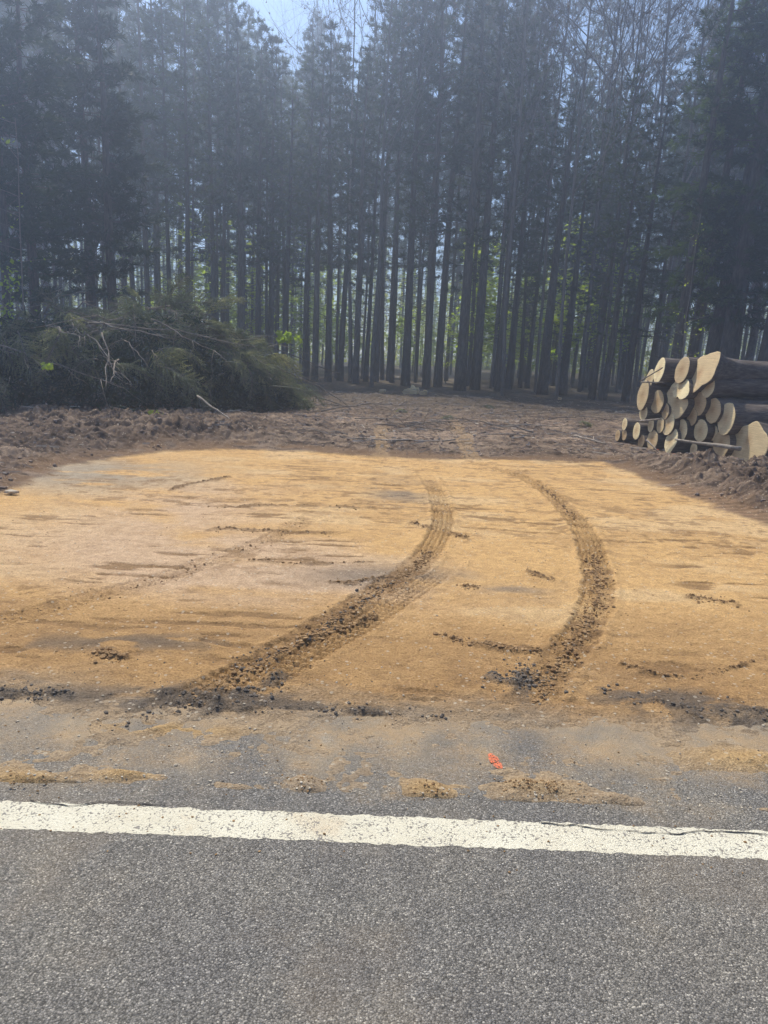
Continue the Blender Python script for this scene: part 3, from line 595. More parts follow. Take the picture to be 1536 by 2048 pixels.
# ------------------------------------------------------------------ the forest
protos = []
for H, cb, rad, dn_, gp, mt in [(18, .30, 1.9, .95, .40, M_needle), (19, .52, 1.9, .85, .38, M_needle), (17, .36, 2.3, 1.05, .33, M_needle_d), (19, .60, 1.7, .8, .45, M_needle), (18, .26, 1.6, .75, .50, M_needle_d), (20, .45, 2.4, .9, .36, M_needle)]:
    protos.append((conifer(H, cb, rad, dn_, 0, (.27, .048), gp, mt), H))
hemlocks = [(conifer(H, .22, 2.3, 1.5, .32, (.24, .045), .15, M_hemlock, name='hemlock_tree'), H) for H in (14,)]
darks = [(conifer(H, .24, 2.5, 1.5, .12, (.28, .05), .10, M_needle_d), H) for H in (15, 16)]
bares = [(bare_tree(H, lf), H) for H, lf in ((21, .0), (24, .12), (19, .2))]
saps = [(sapling(H, nl, ls), H) for H, nl, ls in ((3.2, 300, .15), (5.0, 420, .17), (7.0, 520, .19))]
used = {}
def place(pr, x, y, H, rscale=1.0, label=None, cat='tree', group=None, lean=None, wide=None):
    lean = lean or (random.gauss(0, .012), random.gauss(0, .014))
    (root, kids), H0 = pr
    if id(root) not in used: used[id(root)] = 1; r, kk = root, kids
    else: r, kk = copy_tree(root, kids)
    s = H/H0; r.location = (x, y, ground_z(x, y)-.02); r.rotation_euler = (Matrix.Rotation(lean[1], 3, 'Y') @ Matrix.Rotation(lean[0], 3, 'X') @ Matrix.Rotation(random.uniform(0, 6.28), 3, 'Z')).to_euler(); ws = wide or s; r.scale = (ws, ws, s)
    kk[0].scale = (rscale/ws, rscale/ws, 1)
    tag(r, label, cat, group); return r
def top_limit(px, y):
    """tree height so that its tip stays where the photograph shows sky"""
    def Hp(py): d = ray(px, py); return CAM_H+y*d.z/d.y
    if 455 < px < 735:
        lim = np.interp(px, [455, 480, 520, 560, 585, 590, 625, 660, 690, 735], [-30, 10, 40, 70, 170, 60, 0, 50, 110, 60]); return Hp(lim+random.uniform(0, 70))
    if 1030 < px < 1320: return Hp(random.choice([110, 170, 200, 250, 300, 340])) if random.random() < .93 else None
    return None
# front row, one by one: pixel column, trunk width in px, depth, where it stands
front = [(22, 48, 19.5, 'd'), (78, 44, 20.5, 'd'), (188, 36, 24.5, 'd'), (232, 46, 24, 'd'), (300, 17, 27, 'p'), (342, 14, 28, 'p'), (377, 16, 27, 'p'), (430, 16, 29, 'p'),
         (483, 24, 28, 'p'), (517, 17, 30, 'p'), (540, 17, 31, 'p'), (569, 18, 29, 'p'), (611, 17, 30, 'p'), (630, 18, 29, 'p'), (657, 18, 30, 'p'), (681, 17, 31, 'p'), (712, 18, 29, 'p'), (753, 15, 31, 'p'),
         (785, 13, 31, 'p'), (813, 23, 29, 'p'), (855, 20, 28.5, 'p'), (878, 22, 29, 'p'), (923, 33, 27, 'p'), (953, 26, 28, 'p'), (1000, 20, 28, 'p'), (1020, 17, 30, 'p'), (1058, 13, 31, 'p'),
         (1090, 28, 27, 'p'), (1130, 24, 27.5, 'p'), (1190, 19, 27, 'p'), (1212, 22, 26, 'p'), (1258, 22, 26, 'p'), (1300, 18, 26, 'p'), (1345, 34, 21.5, 'p'), (1378, 32, 20.5, 'h'), (1415, 30, 20, 'd'), (1452, 44, 19, 'd'), (1492, 22, 19.5, 'b'), (1532, 48, 18, 'd')]
where = {0: 'at the far left edge of the forest front', 1: 'second from the left edge in the forest front', 2: 'left one of the thick pair behind the brush heap', 3: 'right one of the thick pair behind the brush heap',
         33: 'behind the top left end of the log pile', 34: 'with drooping green boughs above the log pile', 35: 'right of the drooping hemlock, above the largest top log end', 36: 'third from the right edge, above the log pile', 37: 'slim and pale, leaning behind the log pile', 38: 'rightmost, cut by the right edge of the picture'}
for i, (px, wpx, dp, kd) in enumerate(front):
    if kd == 'p': dp = dp+5.5 if px < 1180 else dp+3
    if kd in 'hdb' and px > 1300: dp += 4.5
    x = AT(px, dp); rad = min(wpx, 30 if px < 1400 else 52)*dp/FPX*(.36 if px < 1400 else .46); H = top_limit(px, dp) or dp*.42+random.uniform(2.5, 4.5)
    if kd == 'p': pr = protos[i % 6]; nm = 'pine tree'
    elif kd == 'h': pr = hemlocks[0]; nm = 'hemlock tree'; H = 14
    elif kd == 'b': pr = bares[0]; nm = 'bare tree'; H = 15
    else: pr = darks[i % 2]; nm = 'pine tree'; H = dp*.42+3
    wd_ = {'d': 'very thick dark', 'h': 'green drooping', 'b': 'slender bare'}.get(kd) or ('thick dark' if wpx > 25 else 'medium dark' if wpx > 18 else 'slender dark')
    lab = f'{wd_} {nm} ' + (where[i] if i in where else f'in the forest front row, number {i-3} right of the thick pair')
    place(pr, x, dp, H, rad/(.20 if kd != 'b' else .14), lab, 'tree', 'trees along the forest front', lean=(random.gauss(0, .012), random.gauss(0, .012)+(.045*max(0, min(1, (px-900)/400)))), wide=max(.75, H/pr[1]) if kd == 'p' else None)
# the rows behind
pts = []
tries = 0
while len(pts) < 262 and tries < 20000:
    tries += 1
    dp = 34+46*random.random()**1.1; px = random.uniform(-120, 1660); x = AT(px, dp)+random.uniform(-.5, .5)
    if dp < 37 and 300 < px < 1340: dp += 2
    if all((x-a)**2+(dp-b)**2 > 1.0 for a, b, _ in pts): pts.append((x, dp, px))
for i, (x, dp, px) in enumerate(pts):
    H = top_limit(px, dp) or min(dp*.42+random.uniform(2.5, 6), 27)
    z_ = 'left' if px < 500 else 'middle' if px < 1000 else 'right'
    dz = 'second and third rows' if dp < 42 else 'depth' if dp < 60 else 'far rear'
    if dp < 42 and H > 9: lab = f'dark straight pine tree in the {dz} of the forest, {z_} part'
    else: lab = f'slim dark pine tree in the {dz} of the forest, {z_} part'
    place(protos[random.randrange(6)], x, dp, max(H, 9), lean=(random.gauss(0, .012), random.gauss(0, .016)+.03*max(0, min(1, (px-900)/400))), rscale= random.uniform(.34, .68)*(.8 if dp > 50 else 1), label=lab, cat='tree', group=f'pine trees in the {dz} of the forest, {z_} part', wide=max(.8, H/22))
for i, (px, dp, H, k_) in enumerate([(1010, 31, 20, 0), (1075, 34, 24, 1), (1120, 30, 22, 0), (1165, 36, 25, 1), (1205, 31, 23, 2), (1240, 38, 26, 0), (1275, 30, 23, 1), (1310, 33, 24, 2), (1150, 42, 27, 0), (1230, 46, 29, 1), (700, 36, 22, 1), (725, 40, 25, 0), (745, 33, 20, 1), (985, 36, 24, 2), (1095, 48, 30, 2), (960, 44, 26, 1)]):
    place(bares[k_], AT(px, dp), dp, H, random.uniform(.5, .8), 'tall leafless tree with fine twigs rising among the pines, ' + ('centre of the forest' if px < 800 else 'right of centre'), 'tree', 'leafless trees among the pines, ' + ('centre' if px < 800 else 'right of centre'))
for i in range(104):
    px = random.choice([random.uniform(250, 700), random.uniform(650, 1330), random.uniform(940, 1240)]); dp = random.uniform(36, 70)
    place(saps[i % 3], AT(px, dp), dp, random.uniform(3, 8.5), 1.0, 'yellow green leafy sapling catching sun between the forest trunks', 'sapling', 'leafy saplings inside the forest')
place((sapling(5.6, 110, .10), 5.6), AT(1366, 21), 21, 5.6, .8, 'leafy sapling with bright green leaves above the log pile', 'sapling', wide=.5)
place((sapling(6.6, 60, .14, m=M_leaf), 6.6), AT(50, 17.6), 17.6, 6.2, .8, 'tall sapling with sparse sunlit leaves above the brush heap at left', 'sapling', wide=.55)
place(saps[0], AT(28, 16.4), 16.4, 2.9, .8, 'small bright green sapling on the brush heap at the left edge', 'sapling', wide=.5)
# far-off wood that closes the view beyond the trunks
far = MB(); n = 42000; a = rs.uniform(-.75, .75, n); d = 84+16*rs.rand(n); hh = rs.rand(n)**1.35*(7+9*vn(a*26, a*0, 5))
far.tris(tri_tufts(np.stack([np.sin(a)*d*1.05, d, hh], 1), np.tile([0, 0, .2], (n, 1)), 1, .42, .32, 1.0))
for i in range(160):
    a_ = rs.uniform(-.75, .75); d_ = 80+20*rs.rand(); xx = math.sin(a_)*d_*1.05; far.tube([(xx, d_, -.5), (xx+rs.randn()*.3, d_, 8), (xx+rs.randn()*.5, d_, 17)], [.2, .15, .05], 4)
tag(far.build('distant_wood', M_far, None, False), 'sunlit green wood seen between the trunks at the back', 'wood', kind='stuff')

# ------------------------------------------------------------------ brush heap
RDG = [(-12.5, 14.5, 1.9, 2.6), (-8.6, 15.2, 1.9, 2.5), (-6.3, 16.4, 2.0, 2.3), (-4.9, 17.8, 2.1, 1.9), (-3.9, 19.0, 1.6, 1.4), (-3.4, 19.8, .9, .9)]
def heap(x, y):
    d, s, side, L = polydist(np.asarray(x, float), np.asarray(y, float), [(a, b) for a, b, _, _ in RDG])
    ls = np.r_[0, np.cumsum([math.hypot(RDG[i+1][0]-RDG[i][0], RDG[i+1][1]-RDG[i][1]) for i in range(5)])]
    h = np.interp(s, ls, [r[2] for r in RDG]); wd = np.interp(s, ls, [r[3] for r in RDG]); q = np.clip(1-(d/wd)**2, 0, 1)
    return h*q**.6*(.62+.75*fbm(np.asarray(x)*1.2, np.asarray(y)*1.2, 3, 131))
def rheap(n, top=1.0):
    X, Y = [], []
    while len(X) < n:
        i = rs.randint(5); f = rs.rand(); a = RDG[i]; b = RDG[i+1]; wd = a[3]*(1-f)+b[3]*f
        x = a[0]*(1-f)+b[0]*f+rs.randn()*wd*.55; y = a[1]*(1-f)+b[1]*f+rs.randn()*wd*.55
        if heap(x, y) > .1: X.append(x); Y.append(y)
    return np.array(X), np.array(Y)
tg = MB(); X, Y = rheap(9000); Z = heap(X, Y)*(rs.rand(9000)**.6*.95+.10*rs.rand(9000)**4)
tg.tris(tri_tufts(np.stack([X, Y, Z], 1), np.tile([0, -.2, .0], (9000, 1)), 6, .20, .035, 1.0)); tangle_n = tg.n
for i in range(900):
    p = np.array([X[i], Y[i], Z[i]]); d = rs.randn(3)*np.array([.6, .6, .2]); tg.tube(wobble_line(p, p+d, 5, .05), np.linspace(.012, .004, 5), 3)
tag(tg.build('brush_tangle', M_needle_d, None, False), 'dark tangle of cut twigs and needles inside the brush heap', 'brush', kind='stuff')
def bough(L, curve):
    root = empty('cut_bough'); st = MB(); nd = MB(); n = 12; t = np.linspace(0, 1, n)
    P = np.c_[t*L*.95, .10*L*np.sin(t*2+rs.rand()*3)-.10*L*math.sin(0), curve*L*(t*.6-t**2)]; P[:, 1] -= P[0, 1]
    st.tube(P, np.linspace(.020, .004, n), 5); Cn, Dn = [], []
    for i in range(64):
        f = .14+.86*i/64; p = np.array([np.interp(f, t, P[:, k]) for k in range(3)]); sd_ = 1 if i % 2 else -1; l = L*.34*(1.08-f)**.7*(.75+.5*rs.rand())
        q = p+np.array([.75+.3*rs.randn(), sd_*.85+.25*rs.randn(), .2-.7*rs.rand()])*l/1.2; m = max(3, int(l/.035)); s = np.linspace(0, 1, m)[:, None]; W_ = p*(1-s)+q*s; W_[:, 2] -= (s[:, 0]**2)*l*.35
        st.tube(W_[[0, m//2, -1]], [.005, .004, .002], 3); Cn.append(W_[1:]); dd = (q-p)/np.linalg.norm(q-p); Dn.append(np.tile(dd, (m-1, 1)))
    Cn = np.vstack(Cn); Dn = np.vstack(Dn); nd.tris(tri_tufts(Cn, Dn, 4, .05, .022, .9))
    return root, [nd.build('needles', M_brush, root, False), st.build('stem', M_stick, root)]
bo = [bough(L, c) for L, c in ((1.5, .7), (1.9, .9), (1.2, 1.1), (2.3, .6), (1.6, 1.3))]
fl = set()
def place_kids(pr, loc, rot, sc, label, cat, group):
    root, kids = pr
    if id(root) not in fl: fl.add(id(root)); r = root
    else: r, _ = copy_tree(root, kids)
    r.location = loc; r.rotation_euler = rot; r.scale = (sc,)*3; tag(r, label, cat, group); return r
nb = 0
spots_px = [(230, 0, 1)]
X, Y = rheap(1500)
for x, y in zip(X, Y):
    # keep boughs mostly on the side that faces the road and the lit right end
    zz = float(heap(x, y)); pxr = x/y
    if nb >= 290: break
    if pxr < -.36 and rs.rand() < .6: continue
    if -.36 < pxr < -.28 and rs.rand() < .3: continue
    gx1 = float(heap(x+.2, y)-heap(x-.2, y)); gy1 = float(heap(x, y+.2)-heap(x, y-.2)); az = math.atan2(-gy1, -gx1)+rs.randn()*1.0
    sl_ = min(math.hypot(gx1, gy1)/.4, 1.4)
    zone = 'right end' if pxr > -.26 else 'middle' if pxr > -.40 else 'left end'
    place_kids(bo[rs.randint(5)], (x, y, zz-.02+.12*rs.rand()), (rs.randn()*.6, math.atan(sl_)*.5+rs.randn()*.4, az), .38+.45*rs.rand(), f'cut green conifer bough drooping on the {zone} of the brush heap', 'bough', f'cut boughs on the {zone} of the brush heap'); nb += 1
# small green cuttings lying on the churned soil
for px, py in [(800, 826), (905, 842), (1150, 852), (960, 818), (360, 812), (470, 822), (520, 815), (600, 800)]:
    x, y = G(px, py); place_kids(bo[2], (x, y, ground_z(x, y)+.04), (rs.randn()*.2, .05, rs.rand()*6.28), .35+.2*rs.rand(), 'small green cutting lying flat on the churned brown soil', 'bough', 'small cuttings on the churned soil')
# maple sprig sticking out of the heap
def sprig():
    root = empty('maple_sprig'); st = MB(); st.tube(wobble_line((0, 0, 0), (.75, 0, .28), 6, .01), np.linspace(.008, .003, 6), 4); V_, F_ = [], []
    for i in range(13):
        c = np.array([.25+.55*rs.rand(), rs.randn()*.10, .12+.22*rs.rand()]); r = .085+.04*rs.rand(); nrm = np.array([rs.randn()*.4, -.8, .5+rs.randn()*.3]); nrm /= np.linalg.norm(nrm); a = np.cross(nrm, [0, 0, 1]); a /= np.linalg.norm(a); b_ = np.cross(nrm, a); k = len(V_); V_.append(c)
        for j in range(20):
            th = j*math.pi/10; rj = r*(1.0 if j % 4 == 0 else .62 if j % 2 else .72); V_.append(c+rj*(math.cos(th)*a+math.sin(th)*b_)+nrm*.01*math.cos(th*3))
        F_ += [(k, k+1+j, k+1+(j+1) % 20) for j in range(20)]
    return root, [mesh_obj('leaves', V_, F_, M_leaf, root, False), st.build('stem', M_stick, root)]
sp = sprig()
for px, py, dp, s_, lb in [(535, 695, 17.5, 1.0, 'bright green maple sprig sticking out of the right side of the brush heap'), (285, 845, 13.8, .6, 'small green maple sprig at the foot of the brush heap'), (75, 745, 12.6, .45, 'little green sprig on the left part of the brush heap')]:
    d = ray(px, py); k = dp/d.y; place_kids(sp, (d.x*k, dp, CAM_H+d.z*k), (0, 0, rs.randn()*.4), s_, lb, 'sprig', None)

# dead branches
def dead_branch(L, forks):
    b = MB(); P = wobble_line((0, 0, 0), (L, 0, 0), 9, L*.03); b.tube(P, np.linspace(.014, .004, 9)*min(1.3, L/1.5), 5)
    for i in range(forks):
        a = P[rs.randint(2, 8)]; e = a+np.array([.35+.4*rs.rand(), rs.choice([-1, 1])*(.15+.35*rs.rand()), rs.randn()*.12])*L*.5; b.tube(wobble_line(a, e, 5, .02*L), np.linspace(.006, .002, 5), 4)
    o = b.build('dead_branch', M_stick); return o
db = [dead_branch(*a) for a in ((1.2, 3), (1.8, 5), (2.6, 6), (.7, 2), (3.4, 4))]
dbu = set()
def put_branch(k, loc, rot, sc, label, group=None):
    o = db[k]
    if k in dbu: o = o.copy(); COL.objects.link(o)
    dbu.add(k); o.location = loc; o.rotation_euler = rot; o.scale = (sc,)*3; tag(o, label, 'branch', group); return o
X, Y = rheap(400); nb = 0
for x, y in zip(X, Y):
    if nb >= 150: break
    if x/y > -.30 and rs.rand() < .6: continue
    gx1 = float(heap(x+.2, y)-heap(x-.2, y)); gy1 = float(heap(x, y+.2)-heap(x, y-.2)); az = math.atan2(-gy1, -gx1)+rs.randn()*.9
    put_branch(rs.randint(5), (x, y, float(heap(x, y))+.12), (rs.rand()*6, min(max(math.atan(math.hypot(gx1, gy1)/.4)*.4+rs.randn()*.12, -.1), .42), az), .7+.6*rs.rand(), 'bare grey branch lying in the brush heap at left', 'bare branches in the brush heap'); nb += 1
for i in range(60):
    px = rs.uniform(560, 1300); py = rs.uniform(775, 850) if rs.rand() < .75 else rs.uniform(850, 895); x, y = G(px, py)
    if y > 29: y = 29; 
    put_branch(rs.randint(4), (x, y, ground_z(x, y)+.05), (rs.rand()*6, rs.randn()*.06, rs.choice([0, math.pi])+rs.randn()*.5), .5+.6*rs.rand(), 'bare grey branch lying on the churned soil before the forest', 'bare branches on the churned soil')
for (px0, py0, px1, py1, lb) in [(1148, 880, 1215, 896, 'pale bent stick lying on the soil left of the log pile'), (395, 792, 470, 842, 'long pale pole slanting down the left side of the brush heap'), (20, 705, 190, 800, 'thin grey pole slanting across the brush heap at the left edge'), (360, 818, 440, 836, 'pale stripped stick at the foot of the brush heap')]:
    x, y = G(px0, py0) if py0 > 800 else (0, 0)
    if py0 <= 800:
        x1, y1 = G(px1, py1+25); d = ray(px0, py0); dp = y1+1.0; a = Vector((d.x/d.y*dp, dp, CAM_H+d.z/d.y*dp)); b_ = Vector((x1, y1, .15))
    else: a = Vector((x, y, ground_z(x, y)+.06)); x1, y1 = G(px1, py1); b_ = Vector((x1, y1, ground_z(x1, y1)+.06))
    L = (b_-a).length; mb = MB(); mb.tube(wobble_line((0, 0, 0), (L, 0, 0), 9, .02), np.linspace(.022, .012, 9), 6); o = mb.build('pole' if py0 < 800 else 'stick', M_stick)
    o.location = a; o.rotation_euler = (b_-a).to_track_quat('X', 'Z').to_euler(); tag(o, lb, 'stick')
# pale wood chunks at the forest edge
for i, (px, py, s_) in enumerate([(812, 785, .16), (824, 787, .20), (845, 791, .13), (762, 788, .10), (1068, 787, .08)]):
    x, y = G(px, py); y = min(y, 28.5); n = 14; A = np.arange(n)*2*math.pi/n; r = s_*(1+.3*rs.randn(n)*.5); V_ = [(math.cos(a)*q, -.05, math.sin(a)*q*.9) for a, q in zip(A, r)]+[(math.cos(a)*q*.9+.1, .3, math.sin(a)*q*.8) for a, q in zip(A, r)]+[(0, -.07, 0), (.1, .3, 0)]
    F_ = [(2*n, j, (j+1) % n) for j in range(n)]+[(j, n+j, n+(j+1) % n) for j in range(n)]+[(j, n+(j+1) % n, (j+1) % n) for j in range(n)]+[(2*n+1, n+(j+1) % n, n+j) for j in range(n)]
    o = mesh_obj('wood_chunk', V_, F_, M_cut, smooth=False); o.location = (x, y, ground_z(x, y)+s_*.6); tag(o, ['left one of the touching pair of pale wood chunks at the forest edge', 'largest pale wood chunk at the forest edge', 'small pale wood chunk right of the touching pair', 'tiny pale wood chunk left of the touching pair', 'tiny pale wood chunk well right of the others at the forest edge'][i], 'wood chunk')
for i, (px, py, r) in enumerate([(22, 993, .055), (342, 866, .08), (400, 830, .07)]):
    x, y = G(px, py); Vs = ICO_V*(1+.3*(rs.rand(12, 1)-.5))*np.array([1.6, .9, .5])*r; o = mesh_obj('rock', Vs, ICO_F, M_gravel, smooth=False); o.location = (x, y, ground_z(x, y)+.03)
    tag(o, ['flat pale rock on the soil left of the sandy pad', 'flat grey rock on the churned soil below the brush heap', 'pale flat rock at the foot of the brush heap'][i], 'rock')

# ------------------------------------------------------------------ log pile
AX = Vector((.985, .10, 0)).normalized(); U = Vector((AX.y, -AX.x, 0))     # U points to screen right
p1 = Vector((*G(1500, 918), 0)); p2 = Vector((*[q_*16.3/G(1236, 884)[1] for q_ in G(1236, 884)], 0)); pd = (p2-p1).normalized(); pn = Vector((-pd.y, pd.x, 0))
def face_pt(cx_, cy_):
    px, py = 1150+cx_/3.98, 640+cy_/3.98; d = ray(px, py); o = Vector((0, 0, CAM_H)); k = (p1-o).dot(pn)/d.dot(pn); return o+d*k
RATIO = .47
BIG3 = [(1088, 268), (1093, 380), (1088, 465), (1040, 500), (1005, 560), (965, 580), (925, 560), (905, 500), (903, 400), (930, 345), (990, 300), (1040, 278)]
BIG16 = [(1415, 818), (1450, 870), (1490, 915), (1505, 960), (1490, 1030), (1470, 1095), (1390, 1115), (1290, 1110), (1248, 1060), (1262, 985), (1305, 925), (1365, 855)]
DIA = [(765, 868), (802, 935), (790, 1010), (765, 1060), (728, 990), (738, 920)]
FL8 = [(740, 560), (770, 515), (830, 495), (900, 535), (920, 575), (890, 610), (840, 600), (790, 570)]
FL9 = [(745, 560), (780, 555), (850, 605), (885, 640), (870, 700), (790, 765), (765, 740), (735, 620)]
logs = [  # cx, cy, w, h, outline, pull towards viewer, tilt up, length, label
 (672, 402, 90, 188, None, .25, .12, 4.6, 'top row log with a bright narrow end, leftmost of the top three'),
 (852, 398, 82, 192, None, .2, .12, 4.6, 'top row log with a bright oval end, just left of the huge top butt'),
 (995, 425, 190, 300, BIG3, .1, .2, 4.8, 'huge log butt on top of the pile with a pointed upper corner'),
 (1060, 535, 115, 145, None, .25, .1, 4.8, 'log with a small round end tucked under the huge top butt'),
 (540, 600, 82, 225, None, .1, .05, 4.4, 'tall narrow log end at the left edge of the pile under the slanting stick'),
 (592, 475, 50, 150, None, -.2, .1, 4.4, 'slim log end peeping out behind the upper left corner of the pile'),
 (655, 652, 100, 170, None, .0, .0, 4.5, 'oval log end below the leftmost top log'),
 (830, 553, 180, 115, FL8, .25, .2, 4.5, 'pale flared butt end tilted upward in the middle of the pile'),
 (812, 655, 150, 215, FL9, .2, .0, 4.5, 'large brownish flared log end under the pale flared butt'),
 (988, 668, 95, 175, None, .05, .0, 4.6, 'oval log end right of the large brownish flared end'),
 (1100, 720, 105, 182, None, .1, .0, 4.6, 'oval shaded log end below the small round end'),
 (1203, 785, 110, 230, None, .3, .05, 4.8, 'long oval log end with bright bark rim, right of the middle'),
 (930, 770, 88, 135, None, -.1, .0, 4.5, 'small shaded log end sunk back in the middle row'),
 (1000, 880, 112, 165, None, .1, .0, 4.6, 'squarish orange brown log end above the pale lying stick'),
 (1165, 985, 130, 200, None, .1, .0, 4.7, 'dark oval log end on the ground, left of the giant bottom butt'),
 (1380, 965, 240, 300, BIG16, .3, .0, 4.9, 'giant log butt resting on the ground at the right front of the pile'),
 (545, 740, 90, 112, None, .05, .0, 4.3, 'small cracked log end low at the left edge of the pile'),
 (720, 728, 80, 120, None, .1, .0, 4.4, 'small log end under the left rim of the brownish flared end'),
 (742, 830, 75, 160, None, .25, .1, 4.4, 'pale narrow log end in the lower middle above the diamond end'),
 (680, 838, 60, 110, None, .1, .0, 4.4, 'narrow split log end left of the pale narrow one'),
 (845, 880, 98, 172, None, .05, .0, 4.5, 'broad shaded log end in the lower row right of the diamond end'),
 (765, 962, 75, 192, DIA, .4, .1, 3.2, 'diamond shaped pale log end at the front foot of the pile'),
 (615, 955, 92, 150, None, .15, .0, 4.3, 'brown log end on the ground left of the diamond end'),
 (604, 840, 62, 100, None, .0, .0, 4.3, 'small log end above the brown ground log'),
 (490, 885, 82, 130, None, .0, .0, 4.2, 'grey log end on the ground at the left foot of the pile'),
 (395, 830, 46, 92, None, -.2, .0, 3.6, 'small upper log of the low stack left of the pile'),
 (392, 915, 48, 82, None, -.2, .0, 3.6, 'small lower right log of the low stack left of the pile'),
 (340, 920, 42, 82, None, -.25, .0, 3.6, 'outermost small log of the low stack left of the pile'),
 (527, 965, 46, 100, None, .1, .0, 3.8, 'slim dark log end beside the grey ground log'),
 (945, 1030, 92, 90, None, .0, .0, 4.5, 'half buried dark log end under the pale lying stick'),
 (1100, 900, 70, 110, None, -.35, .0, 4.5, 'deep shaded log end behind the squarish and dark oval ends'),
 (1297, 812, 46, 46, None, .1, .0, 3.6, 'very thin round log end right of the long oval end'),
 (1290, 900, 120, 150, None, -.5, .0, 4.6, 'hidden dark log behind the giant bottom butt'),
]
def build_log(cx_, cy_, w_, h_, outline, pull, tilt, L, label):
    tilt += .05
    c = face_pt(cx_, cy_); d = (c-Vector((0, 0, CAM_H))); dist = d.length; c = c-d.normalized()*pull*.35; dist -= pull*.35
    m = dist/FPX/3.98; n = 36
    if outline:
        ex = np.array([[(x-cx_)*m/RATIO, -(y-cy_)*m] for x, y in outline]); a = np.arctan2(ex[:, 1], ex[:, 0]); r = np.hypot(ex[:, 0], ex[:, 1]); o = np.argsort(a); a, r = a[o], r[o]
        A = np.arange(n)*2*math.pi/n-math.pi; R = np.interp(A, np.r_[a-2*math.pi, a, a+2*math.pi], np.tile(r, 3)); R = .6*R+.2*np.roll(R, 1)+.2*np.roll(R, -1)
        rend = min(float(np.median(R)), .27)
    else:
        ru, rv = w_*.5*m/RATIO, h_*.5*m; ru = min(ru, rv*1.12); A = np.arange(n)*2*math.pi/n-math.pi; R = ru*rv/np.sqrt((rv*np.cos(A))**2+(ru*np.sin(A))**2)*(1+.08*(vn(np.cos(A)*1.6+cx_, np.sin(A)*1.6+cy_, 1)-.5)); rend = rv*.9
    root = empty('log', c); yaw = math.atan2(AX.y, AX.x)+rs.randn()*.035; root.rotation_euler = (0, -.0+rs.randn()*.012, yaw)
    # local x along the log, local -y is screen right
    K = 22; xs_ = np.r_[0, np.linspace(.03, L, K-1)]; V_ = []
    sl_ = .04*rs.randn()
    for i, x in enumerate(xs_):
        f = math.exp(-x/.45); Ri = R*f+rend*(1-f)*(1-.03*x); Ri = Ri*(1+.05*(vn(np.cos(A)*3+x*1.5, np.sin(A)*3+cx_, 3)-.5)+.03*(vn(A*9, x*8+A*0, 4)-.5))
        ex_ = x+(-sl_*Ri*np.cos(A)+np.sin(A)*Ri*tilt)*max(0, 1-x/.6); V_.append(np.stack([ex_, -Ri*np.cos(A), Ri*np.sin(A)], 1))
    V0 = V_[0].copy(); V_ = np.vstack(V_); F_ = []
    for i in range(K-1):
        for j in range(n): a_ = i*n+j; b_ = i*n+(j+1) % n; F_.append((a_, b_, b_+n, a_+n))
    bark = mesh_obj('bark', V_, F_, M_logbark, root)
    # sawn face, just proud of the bark ring and a little inside it
    fm = MB()
    for sgn, ring in ((1, V0), (-1, V_[-n:])):
        rc = ring.mean(0); rings = [rc+(ring-rc)*q for q in (.965, .6, .25)]; off = np.array([-.006*sgn, 0, 0]); P_ = np.vstack([r_+off+np.array([.0008, 0, 0])*rs.randn(n, 1)*(.0 if k_ == 0 else 1) for k_, r_ in enumerate(rings)]+[[rc+off]])
        Fc = []
        for k_ in range(2):
            for j in range(n): a_ = k_*n+j; b_ = k_*n+(j+1) % n; Fc += [(a_, a_+n, b_), (b_, a_+n, b_+n)]
        Fc += [(2*n+j, 3*n, 2*n+(j+1) % n) for j in range(n)]
        if sgn < 0: Fc = [f_[::-1] for f_ in Fc]
        P2 = np.vstack([P_, ring]); base = 3*n+1
        Fc += [(j, (j+1) % n, base+(j+1) % n) for j in range(n)]+[(j, base+(j+1) % n, base+j) for j in range(n)]
        fo = MB(); fo.add(P2, Fc); fo.build('cut_face', M_cut, root, False) if sgn > 0 else None
    tag(root, label, 'log', 'logs in the pile at right')
for a in logs: build_log(*a)
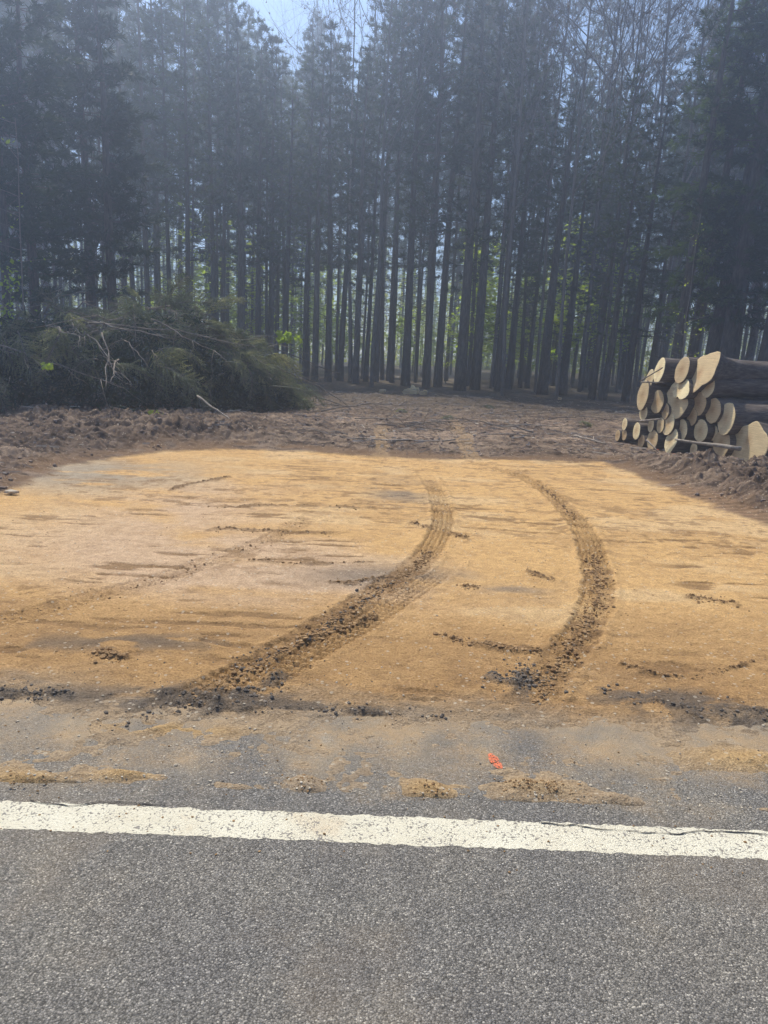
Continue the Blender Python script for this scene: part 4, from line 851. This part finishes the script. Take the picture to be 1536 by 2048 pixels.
# sticks on and before the pile
def pile_stick(c0, c1, p, r0, r1, label, off=.0):
    a = face_pt(*c0); b_ = face_pt(*c1); dv = (a-Vector((0, 0, CAM_H))).normalized(); a = a-dv*p; b_ = b_-dv*(p+off); L = (b_-a).length
    mb = MB(); mb.tube(wobble_line((0, 0, 0), (L, 0, 0), 9, L*.008), np.linspace(r0, r1, 9), 6); o = mb.build('stick', M_stick); o.location = a; o.rotation_euler = (b_-a).to_track_quat('X', 'Z').to_euler(); tag(o, label, 'stick')
pile_stick((800, 950), (1290, 1015), .75, .020, .045, 'long pale split stick leaning low across the front of the log pile')
pile_stick((515, 490), (690, 380), .35, .012, .012, 'thin stick slanting up over the upper left corner of the log pile')
pile_stick((530, 492), (700, 500), .45, .018, .014, 'short stick lying level at the upper left of the log pile')
pile_stick((520, 805), (680, 785), .45, .022, .018, 'dark level stick poking out low in the left half of the pile')
pile_stick((570, 955), (650, 1035), .6, .018, .012, 'short pale stick slanting to the ground before the pile')
pile_stick((1030, 1170), (1300, 1110), .5, .010, .008, 'thin twig rising from the soil in front of the giant butt', -.2)
for i, (a, b_, rr_) in enumerate([((655, 1052), .5, .018), ((735, 1090), .8, .022)]):
    c = face_pt(*a); x, y = c.x-.15, c.y-b_*.8; o = mesh_obj('bark_scrap', ICO_V*np.array([2.2, 1, .5])*rr_*(1+.3*rs.rand(12, 1)), ICO_F, M_orange, smooth=False); o.location = (x, y, ground_z(x, y)+.03)
    tag(o, ['small orange marked scrap by the foot of the log pile', 'larger orange marked scrap in front of the diamond log end'][i], 'scrap')

for pr_, _ in protos+hemlocks+darks+bares+saps:
    if id(pr_[0]) not in used:
        for o_ in pr_[1]+[pr_[0]]: bpy.data.objects.remove(o_)

# ------------------------------------------------------------------ scattering volume added to stand in for lens veiling glare
m = bpy.data.materials.new('glare_veil'); m.use_nodes = True; t = m.node_tree; t.nodes.clear()
out = t.nodes.new('ShaderNodeOutputMaterial'); pv = t.nodes.new('ShaderNodeVolumePrincipled'); pv.inputs['Density'].default_value = VEIL_DENSITY
pv.inputs['Color'].default_value = (.66, .78, 1, 1); pv.inputs['Anisotropy'].default_value = .78; t.links.new(pv.outputs[0], out.inputs['Volume'])
hx = 200; V_ = [(x, y, z) for z in (-3, 34) for y in (-185, 225) for x in (-hx, hx)]
hz = mesh_obj('glare_veil', V_, [(0, 2, 3, 1), (4, 5, 7, 6), (0, 1, 5, 4), (2, 6, 7, 3), (0, 4, 6, 2), (1, 3, 7, 5)], m, smooth=False); tag(hz, kind='stuff')
